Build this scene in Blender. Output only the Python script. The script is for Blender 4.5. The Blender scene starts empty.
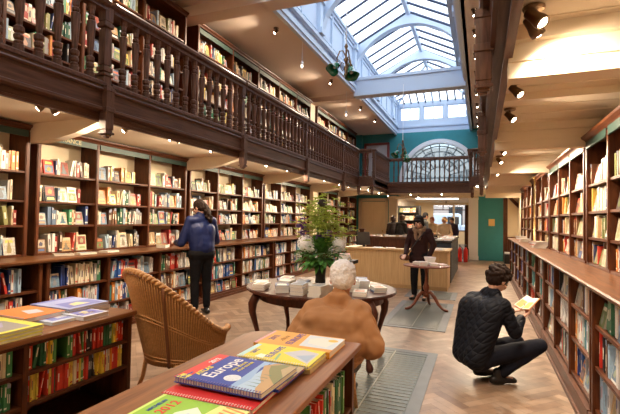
import bpy, bmesh, math, random
from mathutils import Vector, Matrix, noise
from math import sin, cos, pi, radians as rad

C = bpy.context.scene.collection
rnd = random.Random(7)
scn = bpy.context.scene

# ------------------------------------------------------------------ materials
def newmat(name):
    m = bpy.data.materials.new(name); m.use_nodes = True
    nt = m.node_tree; b = nt.nodes['Principled BSDF']
    return m, nt, b

def plain(name, col, rough=.5, metal=0., noise_amt=0., nscale=8., bump=0., spec=None, coat=0):
    m, nt, b = newmat(name)
    b.inputs['Base Color'].default_value = (*col, 1)
    b.inputs['Roughness'].default_value = rough
    b.inputs['Metallic'].default_value = metal
    if spec is not None: b.inputs['Specular IOR Level'].default_value = spec
    if coat: b.inputs['Coat Weight'].default_value = coat
    if noise_amt or bump:
        tc = nt.nodes.new('ShaderNodeTexCoord'); n = nt.nodes.new('ShaderNodeTexNoise')
        n.inputs['Scale'].default_value = nscale; n.inputs['Detail'].default_value = 5
        nt.links.new(tc.outputs['Object'], n.inputs['Vector'])
        if noise_amt:
            mx = nt.nodes.new('ShaderNodeMix'); mx.data_type = 'RGBA'
            mx.inputs['A'].default_value = (*[c*(1-noise_amt) for c in col], 1)
            mx.inputs['B'].default_value = (*[min(1, c*(1+noise_amt)) for c in col], 1)
            nt.links.new(n.outputs['Fac'], mx.inputs['Factor']); nt.links.new(mx.outputs['Result'], b.inputs['Base Color'])
        if bump:
            bp = nt.nodes.new('ShaderNodeBump'); bp.inputs['Strength'].default_value = bump; bp.inputs['Distance'].default_value = .02
            nt.links.new(n.outputs['Fac'], bp.inputs['Height']); nt.links.new(bp.outputs['Normal'], b.inputs['Normal'])
    return m

def wood(name, dark, light, rough=.35, scale=(18, 2, 18), bump=.05, coat=.04):
    m, nt, b = newmat(name)
    tc = nt.nodes.new('ShaderNodeTexCoord'); mp = nt.nodes.new('ShaderNodeMapping')
    mp.inputs['Scale'].default_value = scale
    n = nt.nodes.new('ShaderNodeTexNoise'); n.inputs['Scale'].default_value = 2.2; n.inputs['Detail'].default_value = 6; n.inputs['Distortion'].default_value = .6
    cr = nt.nodes.new('ShaderNodeValToRGB')
    cr.color_ramp.elements[0].position = .3; cr.color_ramp.elements[0].color = (*dark, 1)
    cr.color_ramp.elements[1].position = .7; cr.color_ramp.elements[1].color = (*light, 1)
    nt.links.new(tc.outputs['Object'], mp.inputs['Vector']); nt.links.new(mp.outputs['Vector'], n.inputs['Vector'])
    nt.links.new(n.outputs['Fac'], cr.inputs['Fac']); nt.links.new(cr.outputs['Color'], b.inputs['Base Color'])
    b.inputs['Roughness'].default_value = max(rough,.42); b.inputs['Coat Weight'].default_value = coat*.35; b.inputs['Coat Roughness'].default_value = .3; b.inputs['Specular IOR Level'].default_value = .28
    if bump:
        bp = nt.nodes.new('ShaderNodeBump'); bp.inputs['Strength'].default_value = bump; bp.inputs['Distance'].default_value = .01
        nt.links.new(n.outputs['Fac'], bp.inputs['Height']); nt.links.new(bp.outputs['Normal'], b.inputs['Normal'])
    return m

def attrmat(name, rough=.45, mottle=0., nscale=30.):
    m, nt, b = newmat(name)
    a = nt.nodes.new('ShaderNodeAttribute'); a.attribute_name = 'Col'
    out = a.outputs['Color']
    if mottle:
        tc = nt.nodes.new('ShaderNodeTexCoord'); n = nt.nodes.new('ShaderNodeTexNoise'); n.inputs['Scale'].default_value = nscale; n.inputs['Detail'].default_value = 3
        nt.links.new(tc.outputs['Object'], n.inputs['Vector'])
        mr = nt.nodes.new('ShaderNodeMapRange'); mr.inputs['From Min'].default_value = .3; mr.inputs['From Max'].default_value = .7
        mr.inputs['To Min'].default_value = 1-mottle; mr.inputs['To Max'].default_value = 1+mottle*.4
        nt.links.new(n.outputs['Fac'], mr.inputs['Value'])
        vm = nt.nodes.new('ShaderNodeVectorMath'); vm.operation = 'SCALE'
        nt.links.new(out, vm.inputs[0]); nt.links.new(mr.outputs['Result'], vm.inputs['Scale']); out = vm.outputs['Vector']
    nt.links.new(out, b.inputs['Base Color']); b.inputs['Roughness'].default_value = rough
    return m

def emit(name, col, st):
    m, nt, b = newmat(name)
    b.inputs['Base Color'].default_value = (*col, 1); b.inputs['Emission Color'].default_value = (*col, 1); b.inputs['Emission Strength'].default_value = st
    return m

M = dict(
 case=wood('case_wood', (.046,.012,.004), (.125,.035,.010), .32, (14,14,2.5)),
 caseh=wood('case_wood_shelf', (.050,.014,.005), (.13,.038,.012), .3, (14,1.5,14)),
 counter=wood('counter_wood', (.070,.023,.008), (.17,.066,.022), .34, (20,1.5,20), coat=.12),
 oak=wood('gallery_oak', (.062,.028,.018), (.165,.080,.052), .42, (16,16,2.2)),
 oakh=wood('gallery_oak_rail', (.058,.026,.017), (.140,.066,.043), .45, (16,1.2,16)),
 table=wood('tabletop_wood', (.14,.044,.013), (.30,.115,.038), .28, (16,1.1,16), coat=.4),
 mahog=wood('mahogany', (.045,.012,.007), (.11,.03,.014), .22, (12,12,3), coat=.5),
 desk=wood('pale_oak', (.52,.33,.15), (.66,.45,.23), .4, (30,30,1.2), coat=.2),
 plaster=plain('cream_plaster', (.74,.64,.50), .75, noise_amt=.03, nscale=2),
 cream=plain('warm_cream_paint', (.83,.70,.50), .7, noise_amt=.03, nscale=3),
 white=plain('white_paint', (.84,.86,.90), .5), lantern=plain('pale_blue_white_paint', (.56,.66,.80), .55),
 ceil=plain('ceiling_paint', (.80,.68,.60), .8, noise_amt=.04, nscale=1.5),
 teal=plain('teal_paint', (.030,.26,.30), .55, noise_amt=.12, nscale=6),
 green=plain('dark_green_paint', (.030,.068,.058), .5),
 gold=plain('gold_letter', (.55,.47,.25), .5),
 brass=plain('brass', (.62,.45,.18), .3, metal=1),
 bronze=plain('bronze', (.20,.13,.08), .4, metal=.9),
 steel=plain('lamp_steel', (.6,.6,.6), .3, metal=1),
 black=plain('black_plastic', (.012,.012,.014), .35),
 dark=plain('dark_paint', (.02,.018,.018), .6),
 book=attrmat('book_cover', .42, .10, 60),
 print_=attrmat('printed_cover', .48, .0),
 art=attrmat('picture_cover', .4, .45, 45),
 parquet=attrmat('parquet', .38, .22, 9),
 grille=plain('floor_iron', (.10,.115,.115), .45, noise_amt=.2, nscale=12),
 grslat=plain('floor_iron_slat', (.115,.135,.132), .4, noise_amt=.15, nscale=20),
 skin=plain('skin', (.62,.34,.24), .5, noise_amt=.08, nscale=20),
 bulb=emit('lamp_bulb', (1,.86,.62), 30),
 shade=plain('green_glass', (.01,.13,.075), .15, coat=.5),
 wicker=plain('wicker', (.55,.27,.09), .5, noise_amt=.35, nscale=60, bump=.5),
 wickd=plain('wicker_shell', (.36,.16,.055), .6, noise_amt=.4, nscale=90, bump=.6),
)
def glassmat():
    m, nt, b = newmat('roof_glass')
    b.inputs['Base Color'].default_value = (.9,.95,1,1)
    tr = nt.nodes.new('ShaderNodeBsdfTransparent'); tr.inputs['Color'].default_value = (.93,.96,1,1)
    gl = nt.nodes.new('ShaderNodeBsdfGlossy'); gl.inputs['Roughness'].default_value = .05
    mx = nt.nodes.new('ShaderNodeMixShader'); mx.inputs['Fac'].default_value = .05
    nt.links.new(tr.outputs[0], mx.inputs[1]); nt.links.new(gl.outputs[0], mx.inputs[2])
    nt.links.new(mx.outputs[0], nt.nodes['Material Output'].inputs['Surface'])
    return m
M['glass'] = glassmat()

# ------------------------------------------------------------------ mesh builder
class MB:
    def __init__(s): s.v=[]; s.f=[]; s.c=[]; s.mi=[]
    def add(s, vs, fs, col=(1,1,1), X=None, mi=0):
        b = len(s.v)
        if X is not None: vs = [X @ Vector(p) for p in vs]
        s.v += [tuple(p) for p in vs]
        for i, f in enumerate(fs):
            s.f.append(tuple(b+j for j in f)); s.c.append(col[i] if isinstance(col, list) else col); s.mi.append(mi)
        return s
    def box(s, a, b, col=(1,1,1), X=None, mi=0):
        x0,y0,z0 = a; x1,y1,z1 = b
        if x0>x1: x0,x1=x1,x0
        if y0>y1: y0,y1=y1,y0
        if z0>z1: z0,z1=z1,z0
        return s.add([(x0,y0,z0),(x1,y0,z0),(x1,y1,z0),(x0,y1,z0),(x0,y0,z1),(x1,y0,z1),(x1,y1,z1),(x0,y1,z1)],
              [(0,3,2,1),(4,5,6,7),(0,1,5,4),(2,3,7,6),(1,2,6,5),(3,0,4,7)], col, X, mi)
    def quad(s, pts, col=(1,1,1), X=None, mi=0): return s.add(pts, [tuple(range(len(pts)))], col, X, mi)
    def ext(s, prof, a, b, axis='y', col=(1,1,1), X=None):
        """closed profile of (u,w): axis y -> (u,t,w); axis x -> (t,u,w); axis z -> (u,w,t)"""
        n = len(prof)
        def P(u,w,t): return {'y':(u,t,w),'x':(t,u,w),'z':(u,w,t)}[axis]
        vs = [P(u,w,a) for u,w in prof]+[P(u,w,b) for u,w in prof]
        fs = [(i,(i+1)%n,(i+1)%n+n,i+n) for i in range(n)]+[tuple(range(n))[::-1], tuple(range(n,2*n))]
        return s.add(vs, fs, col, X)
    def tube(s, pts, r, seg=8, col=(1,1,1), X=None, closed=False):
        pts = [Vector(p) for p in pts]; n = len(pts); vs=[]; fs=[]
        rr = r if isinstance(r,(list,tuple)) else [r]*n
        up = Vector((0,0,1)); prev=None
        for i,p in enumerate(pts):
            if closed: t = pts[(i+1)%n]-pts[i-1]
            else: t = pts[min(i+1,n-1)]-pts[max(i-1,0)]
            t = t.normalized() if t.length>1e-9 else Vector((0,0,1))
            if prev is None:
                a = t.cross(up);
                if a.length<.05: a = t.cross(Vector((1,0,0)))
            else: a = prev - t*prev.dot(t)
            a.normalize(); prev=a; b = t.cross(a)
            vs += [p+(a*cos(2*pi*k/seg)+b*sin(2*pi*k/seg))*rr[i] for k in range(seg)]
        for i in range(n if closed else n-1):
            for k in range(seg):
                j=(i+1)%n
                fs.append((i*seg+k,i*seg+(k+1)%seg,j*seg+(k+1)%seg,j*seg+k))
        if not closed: fs += [tuple(range(seg))[::-1], tuple(range((n-1)*seg,n*seg))]
        return s.add(vs, fs, col, X)
    def lathe(s, prof, seg=12, o=(0,0,0), col=(1,1,1), X=None, rot=0):
        vs=[]; n=len(prof)
        for r,z in prof: vs += [(o[0]+r*cos(2*pi*k/seg+rot), o[1]+r*sin(2*pi*k/seg+rot), o[2]+z) for k in range(seg)]
        fs=[(i*seg+k,i*seg+(k+1)%seg,(i+1)*seg+(k+1)%seg,(i+1)*seg+k) for i in range(n-1) for k in range(seg)]
        fs += [tuple(range(seg))[::-1], tuple(range((n-1)*seg,n*seg))]
        return s.add(vs, fs, col, X)
    def ball(s, c, r, seg=10, col=(1,1,1), X=None):
        if not isinstance(r,(tuple,list)): r=(r,r,r)
        n=max(4,seg//2+1)
        vs=[(c[0],c[1],c[2]-r[2])]
        for i in range(1,n):
            a=-pi/2+pi*i/n
            vs += [(c[0]+r[0]*cos(a)*cos(2*pi*k/seg),c[1]+r[1]*cos(a)*sin(2*pi*k/seg),c[2]+r[2]*sin(a)) for k in range(seg)]
        vs.append((c[0],c[1],c[2]+r[2])); L=len(vs)-1
        fs=[(0,1+(k+1)%seg,1+k) for k in range(seg)]
        for i in range(n-2): fs += [(1+i*seg+k,1+i*seg+(k+1)%seg,1+(i+1)*seg+(k+1)%seg,1+(i+1)*seg+k) for k in range(seg)]
        fs += [(1+(n-2)*seg+k,1+(n-2)*seg+(k+1)%seg,L) for k in range(seg)]
        return s.add(vs, fs, col, X)
    def mesh(s, name, mat, smooth=False, attr=False):
        me = bpy.data.meshes.new(name); me.from_pydata(s.v, [], s.f)
        for m in (mat if isinstance(mat, list) else [mat]): me.materials.append(m)
        if isinstance(mat, list): me.polygons.foreach_set('material_index', s.mi)
        if smooth: me.polygons.foreach_set('use_smooth', [True]*len(me.polygons))
        if attr:
            at = me.color_attributes.new('Col', 'FLOAT_COLOR', 'CORNER'); buf=[]
            for f,c in zip(s.f, s.c): buf += [c[0],c[1],c[2],1.]*len(f)
            at.data.foreach_set('color', buf)
        me.update(); return me

ROOTM = {}
def link(name, me, parent=None, world=True):
    o = bpy.data.objects.new(name, me); C.objects.link(o)
    if parent is not None:
        o.parent = parent
        if world: o.matrix_parent_inverse = rootm(parent).inverted()
    return o
def rootm(o): return ROOTM.get(o.name, Matrix.Identity(4))
def part(name, mb, mat, parent, world=True, smooth=False, attr=False, bevel=0, label=None):
    o = link(name, mb.mesh(name, mat, smooth, attr), parent, world)
    if bevel:
        md = o.modifiers.new('bevel', 'BEVEL'); md.width = bevel; md.segments = 2; md.limit_method = 'ANGLE'
    if label: o['label'] = label
    return o
def tag(o, label, cat, group=None, kind=None):
    o['label'] = label
    if cat: o['category'] = cat
    if group: o['group'] = group
    if kind: o['kind'] = kind
    return o
def thing(name, label, cat, loc=(0,0,0), rz=0, group=None):
    o = bpy.data.objects.new(name, None); C.objects.link(o); o.empty_display_size = .05
    o.location = loc; o.rotation_euler = (0,0,rz)
    ROOTM[o.name] = Matrix.Translation(loc) @ Matrix.Rotation(rz, 4, 'Z')
    return tag(o, label, cat, group)
def struct(name, mb, mat, parent=None, smooth=False, attr=False, bevel=0):
    o = part(name, mb, mat, parent, True, smooth, attr, bevel)
    if parent is None: o['kind'] = 'structure'
    return o
def text(name, s, size, X, mat, parent, ext=.0008, align='LEFT', bold=0.0):
    cu = bpy.data.curves.new(name, 'FONT'); cu.body = s; cu.size = size; cu.extrude = ext; cu.align_x = align; cu.offset = bold
    cu.resolution_u = 3
    o = bpy.data.objects.new('tmp', cu); C.objects.link(o)
    me = bpy.data.meshes.new_from_object(o.evaluated_get(bpy.context.evaluated_depsgraph_get()))
    bpy.data.objects.remove(o); me.name = name; me.transform(X); me.materials.clear(); me.materials.append(mat)
    return link(name, me, parent)
ORD = ['first','second','third','fourth','fifth','sixth','seventh','eighth','ninth','tenth','eleventh','twelfth','thirteenth','fourteenth','fifteenth','sixteenth','seventeenth','eighteenth','nineteenth','twentieth']
def ordn(n):
    if n < 20: return ORD[n]
    if n < 100:
        t = ['twenty','thirty','forty','fifty','sixty','seventy','eighty','ninety'][n//10-2]
        te = ['twentieth','thirtieth','fortieth','fiftieth','sixtieth','seventieth','eightieth','ninetieth'][n//10-2]
        return te if n % 10 == 0 else t+'-'+ORD[n%10-1]
    return 'hundredth'
# ordn is zero based for <20: ordn(0)='first'
def ordinal(i): return ORD[i] if i < 20 else ordn(i+1)

# ------------------------------------------------------------------ camera (24 mm-class lens)
F = 425.; H = 1.5
yaw, pitch, roll = 0.38253, 0.02845, 0.017
fw = Vector((-sin(yaw)*cos(pitch), cos(yaw)*cos(pitch), sin(pitch)))
r0 = Vector((cos(yaw), sin(yaw), 0)); u0 = r0.cross(fw)
r1 = r0*cos(roll)+u0*sin(roll); u1 = -r0*sin(roll)+u0*cos(roll)
cam = bpy.data.cameras.new('camera'); co = bpy.data.objects.new('camera', cam); C.objects.link(co)
CM = Matrix((( r1.x,u1.x,-fw.x,0),( r1.y,u1.y,-fw.y,0),( r1.z,u1.z,-fw.z,H),(0,0,0,1)))
co.matrix_world = CM
cam.sensor_width = 36; cam.lens = F/620*36; cam.clip_start = .05; cam.clip_end = 200
scn.camera = co
def proj(p):
    w = Vector(p)-Vector((0,0,H)); d = w.dot(fw)
    return (310+F*w.dot(r1)/d, 207-F*w.dot(u1)/d, d) if d > .05 else None

# ================================================================== ROOM SHELL
GF = 2.72      # gallery floor
LW, RW, YB, YE, CZ = -5.32, 1.32, -3.0, 18.0, 5.2
def S(name, boxes, mat, **k):
    mb = MB()
    for b in boxes: mb.box(*b)
    return struct(name, mb, M[mat] if isinstance(mat,str) else mat, **k)
# floor: herringbone parquet
mb = MB(); mb.box((LW-.1,YB,-.06),(2.2,31,-.012), (.10,.06,.035))
pw, pl = .085, .34
tones = [(.25,.155,.098),(.30,.19,.122),(.225,.135,.085),(.34,.225,.15),(.27,.172,.11),(.20,.118,.075)]
ca, sa = cos(pi/4), sin(pi/4)
n1 = int(24/pl)
for i in range(-30, 190):
    for j in range(-34, 40):
        bx = j*pl*1.0 + i*pw; by = i*pw - j*pl*1.0
        for k in (0,1):
            if k == 0: x0,y0,x1,y1 = bx, by, bx+pl, by+pw
            else: x0,y0,x1,y1 = bx, by+pw, bx+pw, by+pw+pl
            cxx, cyy = (x0+x1)/2, (y0+y1)/2
            wx, wy = (cxx-cyy)*ca, (cxx+cyy)*ca
            wx -= 2.0
            if not (-5.3 < wx < 1.3 and -1 < wy < 17.9): continue
            q = []
            for px,py in ((x0,y0),(x1,y0),(x1,y1),(x0,y1)):
                px += .0012*(1 if px==x0 else -1); py += .0012*(1 if py==y0 else -1)
                q.append(((px-py)*ca-2.0, (px+py)*ca, -.0005))
            t = rnd.choice(tones); g = rnd.uniform(.92,1.06)
            mb.quad(q, tuple(c*g for c in t))
struct('floor', mb, M['parquet'], attr=True)
S('wall_left', [((LW-.1,YB,0),(LW,YE,CZ))], 'cream')
S('wall_right', [((RW,YB,0),(RW+.1,YE,CZ))], 'cream')
S('wall_back', [((LW-.1,YB-.1,0),(RW+.1,YB,CZ+.5))], 'plaster')
# rear wall with shop-front opening and arched window
def rear_wall():
    mb = MB(); y0, y1 = YE, YE+.25
    mb.box((LW,y0,0),(-3.62,y1,2.55)); mb.box((-.10,y0,0),(.82,y1,2.55))
    # upper wall with a semicircular hole
    ac, az, ar = -1.6, 3.28, 1.42
    xs = [ac-ar*cos(pi*k/24) for k in range(25)]
    for k in range(24):
        xa, xb = xs[k], xs[k+1]
        za = az+math.sqrt(max(0, ar*ar-(xa-ac)**2)); zb = az+math.sqrt(max(0, ar*ar-(xb-ac)**2))
        vs = [(xa,y0,za),(xb,y0,zb),(xb,y0,5.2),(xa,y0,5.2),(xa,y1,za),(xb,y1,zb),(xb,y1,5.2),(xa,y1,5.2)]
        mb.add(vs, [(0,1,2,3),(7,6,5,4),(0,4,5,1),(3,2,6,7)])
    mb.box((LW,y0,2.55),(ac-ar,y1,5.2)); mb.box((ac+ar,y0,2.55),(RW,y1,5.2)); mb.box((ac-ar,y0,2.55),(ac+ar,y1,2.9))
    mb.box((-3.3,y0,2.45),(-.46,y1,2.55))
    struct('wall_rear', mb, M['teal'])
    # arch trim
    t = MB()
    for (ra, rb, yy) in ((1.40,1.58,.07),(1.40,1.47,.11)):
        for k in range(32):
            a, b = pi*k/32, pi*(k+1)/32
            P = lambda r,a,y: (ac-r*cos(a), y, az+r*sin(a))
            vs = [P(ra,a,y0-yy),P(rb,a,y0-yy),P(rb,b,y0-yy),P(ra,b,y0-yy),P(ra,a,y0+.1),P(rb,a,y0+.1),P(rb,b,y0+.1),P(ra,b,y0+.1)]
            t.add(vs, [(0,1,2,3),(1,5,6,2),(0,3,7,4)])
    for sx in (-1,1): t.box((ac+sx*1.40,y0-.07,2.75),(ac+sx*1.58,y0+.1,az))
    struct('trim_1', t, M['white'])
    g = MB(); pts = [(ac-ar*cos(pi*k/32), y0+.14, az+ar*sin(pi*k/32)) for k in range(33)]
    g.add([(ac-ar,y0+.14,2.9)]+pts+[(ac+ar,y0+.14,2.9)], [tuple(range(35))])
    wm, nt, b = newmat('leaded_glass')   # pale translucent daylight glass
    tr = nt.nodes.new('ShaderNodeBsdfTranslucent'); tr.inputs['Color'].default_value=(.30,.36,.40,1)
    tp = nt.nodes.new('ShaderNodeBsdfTransparent'); tp.inputs['Color'].default_value=(.36,.42,.46,1); mx = nt.nodes.new('ShaderNodeMixShader'); mx.inputs['Fac'].default_value=.6
    nt.links.new(tr.outputs[0], mx.inputs[1]); nt.links.new(tp.outputs[0], mx.inputs[2]); nt.links.new(mx.outputs[0], nt.nodes['Material Output'].inputs['Surface'])
    w = struct('window_1', g, wm)
    l = MB(); R = .020; yy = y0+.12
    def arc(cx, cz, r, a0, a1, n=16, R=R): l.tube([(cx-r*cos(a0+(a1-a0)*k/n), yy, cz+r*sin(a0+(a1-a0)*k/n)) for k in range(n+1)], R, 5)
    for r in (.45, .78, 1.08, 1.3): arc(ac, az, r, 0, pi, 24)
    for k in range(1, 12):
        a = pi*k/12; l.tube([(ac-.45*cos(a),yy,az+.45*sin(a)),(ac-1.42*cos(a),yy,az+1.42*sin(a))], R, 5)
    for sx in (-1,1):
        for (ox, oz) in ((.35,.93),(1.0,.1),(.62,.62)):
            for rr in (.06,.12,.17): arc(ac+sx*ox, az+oz, rr, 0, 2*pi, 14, .012)
    for x in (-1.42,-1.05,-.7,-.35,0,.35,.7,1.05,1.42): l.tube([(ac+x,yy,2.9),(ac+x,yy,az)], R*1.3, 5)
    for z in (az, 3.08): l.tube([(ac-1.42,yy,z),(ac+1.42,yy,z)], R*1.3, 5)
    part('window_frame', l, plain('lead', (.10,.14,.17), .5), w)
rear_wall()
S('trim_2', [((-3.62,YE-.06,0),(-3.3,YE+.3,2.5)),((-3.64,YE-.08,2.38),(-3.28,YE+.3,2.46)),((-3.64,YE-.08,0),(-3.28,YE+.3,.16))], 'plaster')
S('trim_3', [((-.46,YE-.06,0),(-.10,YE+.3,2.5)),((-.48,YE-.08,2.38),(-.08,YE+.3,2.46)),((-.48,YE-.08,0),(-.08,YE+.3,.16))], 'white')
S('trim_4', [((.80,YE-.04,0),(.95,YE+.2,2.5))], 'case')
# door lower left in teal surround
d = S('door_1', [((-4.80,YE-.05,0),(-3.78,YE-.01,2.30))], 'cream')
mb = MB()
for (a,b) in ((-4.70,-4.33),(-4.25,-3.88)):
    for (z0,z1) in ((.2,.95),(1.1,2.15)):
        for (p,q) in (((a,z0),(b,z0+.03)),((a,z1-.03),(b,z1)),((a,z0),(a+.03,z1)),((b-.03,z0),(b,z1))): mb.box((p[0],YE-.07,p[1]),(q[0],YE-.05,q[1]))
part('door_panel', mb, M['cream'], d)
mb = MB(); mb.box((-4.93,YE-.08,0),(-4.81,YE,2.44)); mb.box((-3.77,YE-.08,0),(-3.66,YE,2.44)); mb.box((-4.93,YE-.08,2.32),(-3.66,YE,2.44))
part('door_frame', mb, M['plaster'], d)
mb = MB(); mb.ball((-3.86,YE-.10,1.05),.035,10); part('door_knob', mb, M['brass'], d, smooth=True)
d = S('door_2', [((-4.62,YE-.05,GF),(-3.72,YE-.01,4.72))], plain('door_grey_white',(.62,.62,.66),.5))
mb = MB(); mb.box((-4.72,YE-.08,GF),(-4.62,YE,4.82)); mb.box((-3.72,YE-.08,GF),(-3.62,YE,4.82)); mb.box((-4.72,YE-.08,4.72),(-3.62,YE,4.82))
part('door_frame', mb, plain('door_surround', (.28,.06,.05), .5), d)
S('wall_side_teal', [((LW,17.90,GF),(LW+.5,YE,CZ))], 'teal')
# lobby wall at right rear: cream, with dark dado and sloping stair string
mb = MB(); mb.box((.95,YE-.02,0),(RW,YE+.1,2.6)); struct('wall_stair', mb, M['cream'])
mb = MB(); mb.box((.95,YE-.10,0),(RW,YE-.02,.95)); struct('trim_5', mb, M['case'])
mb = MB(); mb.ext([(.95,2.45),(RW,2.05),(RW,2.22),(.95,2.6)], YE-.10, YE-.02, 'y'); struct('trim_6', mb, M['case'])

# side ceilings + soffits
S('ceiling', [((LW,YB,CZ),(-3.34,YE,CZ+.08)), ((-.40,YB,CZ),(RW,YE,CZ+.08))], 'ceil')
S('ceiling_lower_left', [((LW,YB,2.58),(-3.46,12.55,2.62)), ((LW,12.5,2.58),(-2.95,18,2.62))], 'plaster')
mb = MB(); mb.box((.12,YB,2.58),(RW,YE,2.62))
for k in range(-6, 60):                                     # boarded soffit joints
    y = k*.31; mb.box((.2,y,2.574),(RW,y+.006,2.58))
struct('ceiling_lower_right', mb, M['plaster'])
S('ceiling_rear', [((-3.02,14.47,2.50),(.12,18,2.62)), ((-3.62,17.6,2.44),(-.1,18,2.5))], 'plaster')
S('floor_gallery', [((LW,YB,2.62),(-3.42,12.5,GF)), ((LW,12.5,2.62),(-2.95,18,GF)), ((-3.0,14.47,2.62),(.12,18,GF)), ((.12,YB,2.62),(RW,18,GF))], 'caseh')

# plaster ribs under the galleries
for i, y in enumerate((.9, 3.49, 6.40, 9.33, 12.62, 15.3)):
    mb = MB()
    prof = [(LW,2.58),(LW,2.36),(-4.9,2.36),(-4.55,2.38),(-4.25,2.43),(-4.0,2.50),(-3.75,2.56),(-3.7,2.58)]
    mb.ext(prof, y-.05 if i!=4 else y-.2, y+.05 if i!=4 else y+.22, 'x') if False else None
    n = len(prof); a, b = y-.06, y+.06
    if i == 4: a, b = 12.42, 12.78
    mb.ext(prof, a, b, 'y')
    struct('beam_left_%d' % (i+1), mb, M['plaster'])
for i, y in enumerate((2.68, 5.22, 7.76, 10.30, 12.84, 15.4)):
    mb = MB()
    mb.box((.14,y-.08,2.40),(RW,y+.08,2.58)); mb.box((.14,y-.13,2.50),(RW,y+.13,2.58))
    mb.box((.14,y-.065,2.31),(RW,y+.065,2.41))
    mb.ext([(RW,2.36),(.97,2.36),(.97,2.345),(RW,2.345)], y-.05, y+.05, 'y')
    struct('beam_right_%d' % (i+1), mb, M['plaster'])
for i, y in enumerate((1.4, 3.95, 6.5, 9.05)):
    S('beam_minor_%d' % (i+1), [((.14,y-.05,2.52),(RW,y+.05,2.58))], 'plaster')
# pilaster between bookcases on the left wall
S('trim_7', [((LW,12.45,0),(-4.9,12.80,2.5))], 'cream')
# crown moulding along left soffit wall
S('trim_8', [((-3.52,YB,2.50),(-3.46,12.5,2.58))], 'plaster')

# gallery fascia (moulded oak beam)
def fascia(name, x, s, y0, y1):
    mb = MB()   # s=+1: faces +x (left gallery), -1 faces -x
    prof = [(-.06,2.42),(-.015,2.42),(-.015,2.445),(-.03,2.45),(-.03,2.50),(.03,2.505),(.055,2.515),(.055,2.535),(.03,2.55),(.03,2.695),(.05,2.70),(.06,2.712),(.055,2.725),(.035,2.73),(.035,2.755),(-.06,2.755)]
    mb.ext([(x+s*u,z) for u,z in prof], y0, y1, 'y')
    return struct(name, mb, M['oakh'])
fascia('trim_9', -3.42, 1, YB, 12.25)
fascia('trim_10', .10, -1, YB, 13.0)
fascia('trim_11', -2.98, 1, 12.25, 14.40)
fascia('trim_12', -.27, -1, 13.0, 14.40)
mb = MB(); prof = [(0,2.42),(-.05,2.42),(-.05,2.47),(-.03,2.48),(-.03,2.60),(-.06,2.62),(-.06,2.66),(-.085,2.70),(-.085,2.745),(.06,2.755),(.06,2.42)]
mb.ext([(14.40+u,z) for u,z in prof], -3.0, -.25, 'x'); struct('trim_13', mb, M['oakh'])
S('trim_14', [((-3.46,12.20,2.5),(-2.94,12.3,2.755)), ((-.31,12.95,2.5),(.12,13.05,2.755))], 'oakh')

# ================================================================== BALUSTRADES
BAL = [(.034,0),(.034,.05),(.026,.055),(.030,.075),(.020,.09),(.030,.105),(.032,.13),(.022,.15),(.033,.165),(.034,.20),(.020,.215),(.018,.225),(.021,.24),(.033,.50),(.034,.56),(.020,.575),(.028,.59),(.028,.61),(.018,.625),(.024,.64),(.024,.68),(.030,.70),(.030,.74)]
bal_me = {}
def bal_mesh(scale, seg):
    k = (scale, seg)
    if k not in bal_me:
        mb = MB(); mb.lathe([(r*scale, z) for r,z in BAL], seg, rot=pi/seg); bal_me[k] = mb.mesh('baluster', M['oak'])
    return bal_me[k]
def newel(mb, x, y, z0=2.755, finial=False, drop=True):
    w=.047
    for (r,a,b) in ((w,z0,z0+.10),(w+.012,z0+.10,z0+.125),(w-.012,z0+.125,z0+.145),(w+.006,z0+.145,z0+.19),(w-.014,z0+.19,z0+.21),(w-.006,z0+.21,z0+.56),(w-.016,z0+.56,z0+.58),(w+.008,z0+.58,z0+.62),(w-.006,z0+.62,z0+.64),(w,z0+.64,z0+.78)):
        mb.box((x-r,y-r,a),(x+r,y+r,b))
    if finial: mb.box((x-w-.01,y-w-.01,z0+.78),(x+w+.01,y+w+.01,z0+.92)); mb.lathe([(.03,0),(.045,.02),(.02,.04),(.03,.05),(.05,.09),(.045,.13),(.01,.15)],10,(x,y,z0+.92))
def pendant(mb, x, y):
    w=.046
    for (r,a,b) in ((w,2.33,2.757),(w+.010,2.50,2.545),(w+.007,2.70,2.73),(w-.006,2.305,2.33),(w+.006,2.285,2.305),(w-.012,2.265,2.285),(w-.024,2.25,2.265)):
        mb.box((x-r,y-r,a),(x+r,y+r,b))
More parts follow.
